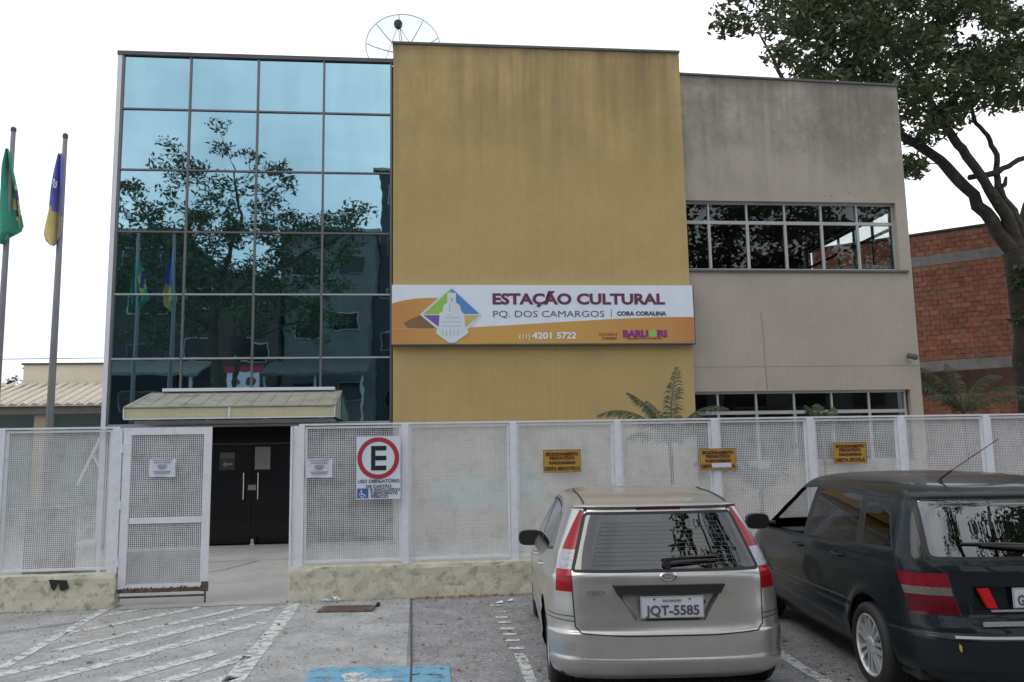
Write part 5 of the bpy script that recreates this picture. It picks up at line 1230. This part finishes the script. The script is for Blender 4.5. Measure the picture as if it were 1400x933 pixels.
# recess: floor pushed in, with walls
g = MB(); dep = .045
fr = [(x, surf_y(F, x, z, NE), z) for x, z in recess]; bk = [(x*.93, surf_y(F, x, z, NE)+dep, .555+(z-.535)*.86) for x, z in recess]
g.add(fr+bk, [(4,5,6,7),(0,1,5,4),(1,2,6,5),(2,3,7,6),(3,0,4,7)]); build_l('number_plate_recess', g, M['car_silver'], ob['tailgate'], smooth=False)
g = MB(); g.prism([(-.385,.772),(.385,.772),(.352,.712),(-.352,.712)], .052, .13); build_l('grip_bar', g, M['black_plastic'], ob['tailgate'], smooth=False)
def strip_mesh(xs, z, h, off, F=F, n_=NE):
    g = MB(); vs = []
    for x in xs: y = surf_y(F, x, z, n_)-off; y2 = surf_y(F, x, z+h, n_)-off; vs += [(x, y, z), (x, y2, z+h)]
    g.add(vs, [(2*i, 2*i+1, 2*i+3, 2*i+2) for i in range(len(xs)-1)]); return g
lin = lambda a, b, n: [a+(b-a)*i/(n-1) for i in range(n)]
# defroster lines behind the glass
g = MB()
for k in range(11):
    z = .90+k*.027; hw = .51-(k*.0085)
    q = strip_mesh(lin(-hw, hw*.98, 21), z, .0022, .0015); g.add(q.v, q.f)
for x in (-.51, .50):
    q = MB(); vs = []
    for j in range(9): z = .895+j*.034; xx = x*(1-.022*j); y = surf_y(F, xx, z, NE)-.0015; vs += [(xx-.003, y, z), (xx+.003, y, z)]
    g.add(vs, [(2*i, 2*i+1, 2*i+3, 2*i+2) for i in range(8)])
build_l('defroster_lines', g, M['defrost'], ob['rear_glass'], smooth=False, kind='stuff')
# wiper
g = MB(); yy = lambda x, z, o=.02: (x, surf_y(F, x, z, NE)-o, z)
g.tube([yy(.0,.905,.015), yy(.12,.918,.03), yy(.36,.927,.02)], [.017,.012,.006], 8); g.tube([yy(-.03,.935,.014), yy(.15,.942,.018), yy(.37,.948,.014)], [.006,.010,.005], 6); g.lathe([(.03,-.02),(.03,.015),(.015,.02)], yy(0,.905,.01), 'y', 14)
build_l('rear_wiper', g, M['black_plastic'], ob['rear_glass'])
# emblem, lettering, lock
g = MB(); y_ = surf_y(F, 0, .825, NE)
g.lathe([(.060,0),(.060,-.006),(.052,-.012),(.048,-.006)], (0,0,0), 'y', 32); g.v = [(x, y_+y-.001, .825+z*.5) for x, y, z in g.v]; build_l('oval_emblem', g, M['chrome'], ob['tailgate'])
g = MB(); g.lathe([(.040,0),(.038,-.003)], (0,0,0), 'y', 28); g.v = [(x, y_+y-.009, .825+z*.44) for x, y, z in g.v]; build_l('emblem_field', g, M['cabinet'], ob['tailgate'], smooth=False)
em = Matrix.Rotation(math.pi/2, 4, 'X')
def ctext(parent, s, size, x, y, z, m, width, bold=0, shear=0): return text('lettering', s, size, None, m, parent, width=width, bold=bold, mtx=Matrix.Translation((x, y, z)) @ em, depth=.0015, shear=shear)
ctext(ob['tailgate'], 'Ford', .030, -.028, y_-.014, .816, M['chrome'], .056, .001, .3)
ctext(ob['tailgate'], 'FIESTA', .032, -.555, surf_y(F, -.5, .72, NE)-.006, .713, M['cabinet'], .13, .0006)
g = MB(); g.lathe([(.014,0),(.014,-.008),(.010,-.010)], (.235, .083, .655), 'y', 16); build_l('lock', g, M['black_plastic'], ob['tailgate'])
def plate(parent, cx, cz, y, w, h, head, body, bw, lift=.0):
    pl = bpy.data.objects.new('number_plate', MB_to(MB().box(cx-w/2,cx+w/2,y-.012,y-.004,cz-h/2,cz+h/2), M['plate_white'])); link(pl, parent)
    g = MB(); e = .006
    for a, b, c, d in ((cx-w/2,cx+w/2,cz-h/2,cz-h/2+e),(cx-w/2,cx+w/2,cz+h/2-e,cz+h/2),(cx-w/2,cx-w/2+e,cz-h/2+e,cz+h/2-e),(cx+w/2-e,cx+w/2,cz-h/2+e,cz+h/2-e)): g.box(a,b,y-.0145,y-.0125,c,d)
    build_l('plate_rim', g, M['alu'], pl, smooth=False)
    if head: text('lettering', head, .022, None, M['cabinet'], pl, width=w*.30, mtx=Matrix.Translation((cx-w*.15, y-.0135, cz+h*.25)) @ em, bold=.0005)
    text('lettering', body, .088, None, M['grey_ink'], pl, width=bw, bold=.0022, mtx=Matrix.Translation((cx-(w*.5-.027 if bw < w*.7 else bw/2), y-.0135, cz-h*.36)) @ em)
    g = MB()
    for sx in (-1, 1): g.lathe([(.007,0),(.005,-.004)], (cx+sx*w*.28, y-.0125, cz+h*.36), 'y', 8)
    build_l('plate_screws', g, M['black_plastic'], pl, smooth=False); return pl
def MB_to(g, m): me = bpy.data.meshes.new('number_plate'); me.from_pydata(g.v, [], g.f); me.materials.append(m); return me
plate(C1, .015, .628, .060, .43, .142, 'BA · SALVADOR'[5:], 'JQT-5585', .365)
g = MB(); g.box(-.16,.2,.06,.075,.52,.545); build_l('plate_light_bar', g, M['black_plastic'], ob['tailgate'], smooth=False)
for sgn in (-1, 1):
    wheel(C1, sgn*.715, .62, .295, .185, sgn, 7, M['alu'], .19, 'single'); wheel(C1, sgn*.735, 3.1, .295, .185, sgn, 7, M['alu'], .19, 'single')
    wheel_well(C1, 0, .62, .335, F, sgn); wheel_well(C1, 0, 3.1, .335, F, sgn)
    if ('door_front', sgn) in ob:
        door_handle(ob[('door_front', sgn)], F, 1.90, .775, sgn, M['car_silver']); door_handle(ob[('door_rear', sgn)], F, 1.02, .80, sgn, M['car_silver'])
    side_mirror(C1, .71, 2.62, .845, sgn, M['black_plastic'])
g = MB(); g.box(-.74,.74,.2,3.7,.17,.30); build_l('underbody', g, M['black_rubber'], C1, smooth=False)
g = MB(); g.box(-.66,.66,2.45,2.85,.60,.86); build_l('dashboard', g, M['black_plastic'], C1, smooth=False)
seats(C1, [(1.62,(-.36,.36),.60,True),(.78,(-.33,.33),.50,True)])
g = MB(); g.box(-.6,.6,.38,.74,.80,.815); build_l('parcel_shelf', g, M['seat_cloth'], C1, smooth=False)
for sgn in (-1, 1):
    P = []
    for k in range(15):
        y = .40+k*.11; x = .525 if k else .53; z = 1.262
        while z < 1.36 and surf_y(F, x, z, NE) < y: z += .001
        if surf_y(F, x, z, NE) < y-.05: break
        P.append((sgn*x, y, z+.001))
    while len(P) < 8: P.append((sgn*.52, P[-1][1]+.14, P[-1][2]))
    build_l('roof_gutter', MB().tube(P, .007, 5), M['black_rubber'], C1)

# ---------------------------------------------------------------- dark hatchback
NE2 = 3.2
T2 = dict(z=[.18,.22,.30,.465,.48,.50,.53,.56,.62,.75,.86,.905,.94,1.0,1.12,1.27,1.315,1.335,1.35,1.37,1.40,1.43,1.455,1.47],
    yr=[.14,.06,.0,.005,.01,.035,.045,.06,.09,.10,.10,.112,.132,.165,.232,.315,.341,.328,.345,.40,.52,.74,1.05,1.5],
    yf=[3.95,4.05,4.12,4.15,4.15,4.15,4.15,4.14,4.1,4.0,3.75,3.55,3.42,3.25,3.02,2.76,2.68,2.65,2.62,2.58,2.5,2.35,2.1,1.85],
    w=[.72,.80,.855,.872,.872,.866,.868,.87,.872,.87,.862,.857,.85,.83,.785,.72,.697,.687,.678,.665,.635,.57,.45,.2],
    Rr=[.36,.42,.5,.54,.54,.53,.52,.52,.50,.48,.44,.42,.39,.36,.31,.27,.27,.27,.28,.30,.33,.33,.3,.15],
    Rf=[.6,.7,.8,.8,.8,.8,.8,.8,.8,.8,.7,.65,.6,.5,.45,.42,.4,.4,.4,.4,.38,.3,.2,.1])
a1 = [(2.02,.925),(3.12,.90),(3.05,.97),(2.66,1.245),(2.45,1.325),(2.05,1.345)]
a2 = [(.97,.965),(1.94,.93),(1.96,1.35),(1.5,1.34),(1.10,1.315)]
a3 = [(.44,.99),(.90,.972),(1.02,1.305),(.84,1.285),(.60,1.21)]
e1 = [(1.98,.26),(2.92,.26),(3.08,.5),(3.17,.89),(3.08,.99),(2.68,1.28),(2.46,1.36),(1.98,1.385)]
e2 = [(.98,.66),(1.10,.42),(1.2,.26),(1.97,.26),(1.97,1.385),(1.5,1.377),(1.06,1.35),(.93,.95)]
rg2 = [(-.69,.945),(.69,.945),(.64,1.345),(-.64,1.345)]; rg2s = round_poly(rg2, .06)
tl2 = [(.52,.60),(.86,.61),(.92,.70),(.92,.875),(.60,.865),(.55,.73)]
tl2 = [(.545,.615),(.80,.60),(.90,.70),(.90,.862),(.60,.862),(.575,.73)]
h2 = [(-.50,.545),(.50,.545),(.545,.61),(.60,.865),(.70,.94),(.65,1.355),(-.65,1.355),(-.70,.94),(-.60,.865),(-.545,.61)]
regs2 = [('arch','side',arc(.78,.345)),('arch','side',arc(3.32,.345)),('rear_glass','rear',offset_poly(rg2s,-.02)),('rubber','rear',offset_poly(rg2s,.003)),
    ('recess','rear',[(-.46,.645),(.46,.645),(.46,.785),(-.46,.785)]),('body','side',[(.28,.58),(1.2,.55),(1.2,.90),(.38,.90)])]
for f_ in (lambda P: P, mirror_x):
    for nm, a, b in (('lamp_red',.775,.87),('lamp_clear',.725,.775),('lamp_red_low',.59,.725)): regs2.append((nm+('_r' if f_([(1,0)])[0][0] > 0 else '_l'), 'rear', sub(f_(tl2), a, b)))
regs2 += [('tailgate','rear',offset_poly(h2,-.004)),('gap','rear',offset_poly(h2,.004)),
    ('wind','front',round_poly([(-.70,.97),(.70,.97),(.56,1.36),(-.56,1.36)],.05)),
    ('open','side',offset_poly(a1,-.014)),('glass_rear','side',offset_poly(a2,-.012)),('glass_rear','side',offset_poly(a3,-.012)),
    ('rubber','side',offset_poly(a1,.008)),('rubber','side',offset_poly(a2,.010)),('rubber','side',offset_poly(a3,.008)),
    ('chrome_strip','rear',[(-.62,.474),(.62,.474),(.62,.488),(-.62,.488)]),
    ('bumper','rear',[(-1,0),(1,0),(1,.575),(.545,.605),(.50,.54),(-.50,.54),(-.545,.605),(-1,.575)]),('bumper','side',[(-.2,0),(.46,0),(.46,.56),(-.2,.575)]),
    ('gap','side',[(-.2,.576),(.46,.561),(.46,.567),(-.2,.582)]),
    ('side_strip','side',[(1.0,.545),(2.95,.525),(2.95,.540),(1.0,.560)]),
    ('door_front','side',offset_poly(e1,-.004)),('door_rear','side',offset_poly(e2,-.004)),('gap','side',offset_poly(e1,.002)),('gap','side',offset_poly(e2,.002))]
P2, F2 = car_shell(T2, 4.15, NE2, (.78, 3.32), regs2, .345)
C2 = thing('parked_car', 'dark graphite hatchback with an open front window, cut by the right edge', 'car', (3.90,4.93,0), R(-5.5))
# the driver-side window is down only on the left; rebuild the right one as glass
og = P2.pop('open'); gr = MB()
gr.v = og.v; gr.f = [f for f in og.f if sum(og.v[i][0] for i in f) > 0]
P2['glass_front'] = gr
CAR['args'] = (F2, 4.15, NE2, (.78, 3.32), .345)
o2 = assemble(C2, P2, M['car_dark'], M['clear_glass'], M['car_glass_tint'])
o2['rear_glass'].data.materials[0] = glass_mat('tinted rear glass', (.10,.11,.12), .17, .01)
for sfx in ('_l', '_r'):
    tl = build_l('tail_light', P2['lamp_red'+sfx], M['red_lamp_dark'], C2, 'shell'); build_l('lower_lens', P2['lamp_red_low'+sfx], M['dark_red_lamp'], tl, 'shell'); build_l('clear_lens', P2['lamp_clear'+sfx], M['clear_grey'], tl, 'shell')
g = MB(); r2 = [(-.46,.645),(.46,.645),(.46,.785),(-.46,.785)]
fr = [(x, surf_y(F2, x, z, NE2), z) for x, z in r2]; bk = [(x*.98, surf_y(F2, x, z, NE2)+.025, z) for x, z in r2]
g.add(fr+bk, [(4,5,6,7),(0,1,5,4),(1,2,6,5),(2,3,7,6),(3,0,4,7)]); build_l('number_plate_recess', g, M['car_dark'], o2['tailgate'], smooth=False)
for sx in (-1, 1):
    g = MB(); P = [(sx*.445,.778),(sx*.375,.778),(sx*.325,.655),(sx*.385,.655)]; g.prism(P, .098, .125); build_l('rear_reflector', g, M['bright_red'], C2, smooth=False)
g = MB(); g.box(-.37,.37,.085,.10,.634,.645); g.box(-.45,.45,.04,.06,.555,.58); build_l('tailgate_trim', g, M['steel'], o2['tailgate'], smooth=False)
plate(C2, -.02, .715, .115, .40, .125, None, 'GO', .10)
g = MB(); q = strip_mesh(lin(-.62,.62,31), .482, .013, .006, F2, NE2); build_l('bumper_chrome', q, M['alu'], C2)
yy2 = lambda x, z, o=.02: (x, surf_y(F2, x, z, NE2)-o, z)
g = MB(); g.tube([yy2(.06,1.01,.02), yy2(-.10,1.02,.03), yy2(-.36,1.035,.018)], [.02,.016,.006], 8); g.tube([yy2(-.47,1.045,.012), yy2(-.2,1.038,.016), yy2(.0,1.03,.012)], [.007,.014,.010], 6); build_l('rear_wiper', g, M['black_plastic'], o2['rear_glass'])
M['leaf_yellow'] = mat('yellow leaf', (.50, .36, .05), .7)
g = MB(); yl = surf_y(F2, -.60, .42, NE2)-.004; g.add([(-.612,yl,.455),(-.598,yl-.004,.438),(-.595,yl,.405),(-.608,yl-.003,.402),(-.615,yl,.428)], [(0,1,2,3,4)])
o = build_l('fallen_leaf', g, M['leaf_yellow'], None, smooth=False); o.matrix_world = ROOTINV[C2.name].inverted(); tag(o, 'single yellow leaf stuck on the dark car bumper', 'leaf')
for sgn in (-1, 1):
    wheel(C2, sgn*.785, .78, .292, .20, sgn, 7, M['chrome_rim'] if 'chrome_rim' in M else M.setdefault('chrome_rim', mat('painted alloy', (.72,.72,.73), .25, .6, var=.05)), .212); wheel(C2, sgn*.785, 3.32, .292, .20, sgn, 7, M['chrome_rim'], .212)
    wheel_well(C2, 0, .78, .345, F2, sgn); wheel_well(C2, 0, 3.32, .345, F2, sgn)
    door_handle(o2[('door_front', sgn)], F2, 2.06, .835, sgn, M['car_dark'], .18); door_handle(o2[('door_rear', sgn)], F2, 1.20, .855, sgn, M['car_dark'], .18)
    side_mirror(C2, .84, 2.92, .975, sgn, M['black_plastic'])
g = MB(); g.box(-.78,.78,.25,3.9,.19,.32); build_l('underbody', g, M['black_rubber'], C2, smooth=False)
g = MB(); g.box(-.72,.72,2.66,3.05,.62,.90); build_l('dashboard', g, M['black_plastic'], C2, smooth=False)
g = MB(); g.tube([(-.36+.18*math.cos(a), 2.58-.05*math.sin(a), .86+.17*math.sin(a)) for a in [2*math.pi*k/24 for k in range(25)]], .014, 6, False); g.tube([(-.36,2.58,.86),(-.36,2.72,.82)], .03, 8); g.tube([(-.53,2.58,.86),(-.19,2.58,.86)], .015, 6); build_l('steering_wheel', g, M['black_plastic'], C2)
seats(C2, [(1.78,(-.38,.38),.60,True),(.92,(-.35,.35),.40,True)])
g = MB(); b0 = (-.03,.80,1.437); g.tube([b0,(-.032,.80,1.46)], .018, 10); g.tube([b0,(.01,.62,1.53),(.08,.36,1.66)], [.006,.004,.002], 6)
g = MB(); g.lathe([(.02,0),(.014,.025)], (-.30,.72,1.425), 'z', 12); g.tube([(-.30,.72,1.44),(-.27,.62,1.50)], .008, 6); g.tube([(-.27,.62,1.50),(-.14,.24,1.715)], .003, 5); build_l('antenna', g, M['black_plastic'], C2)
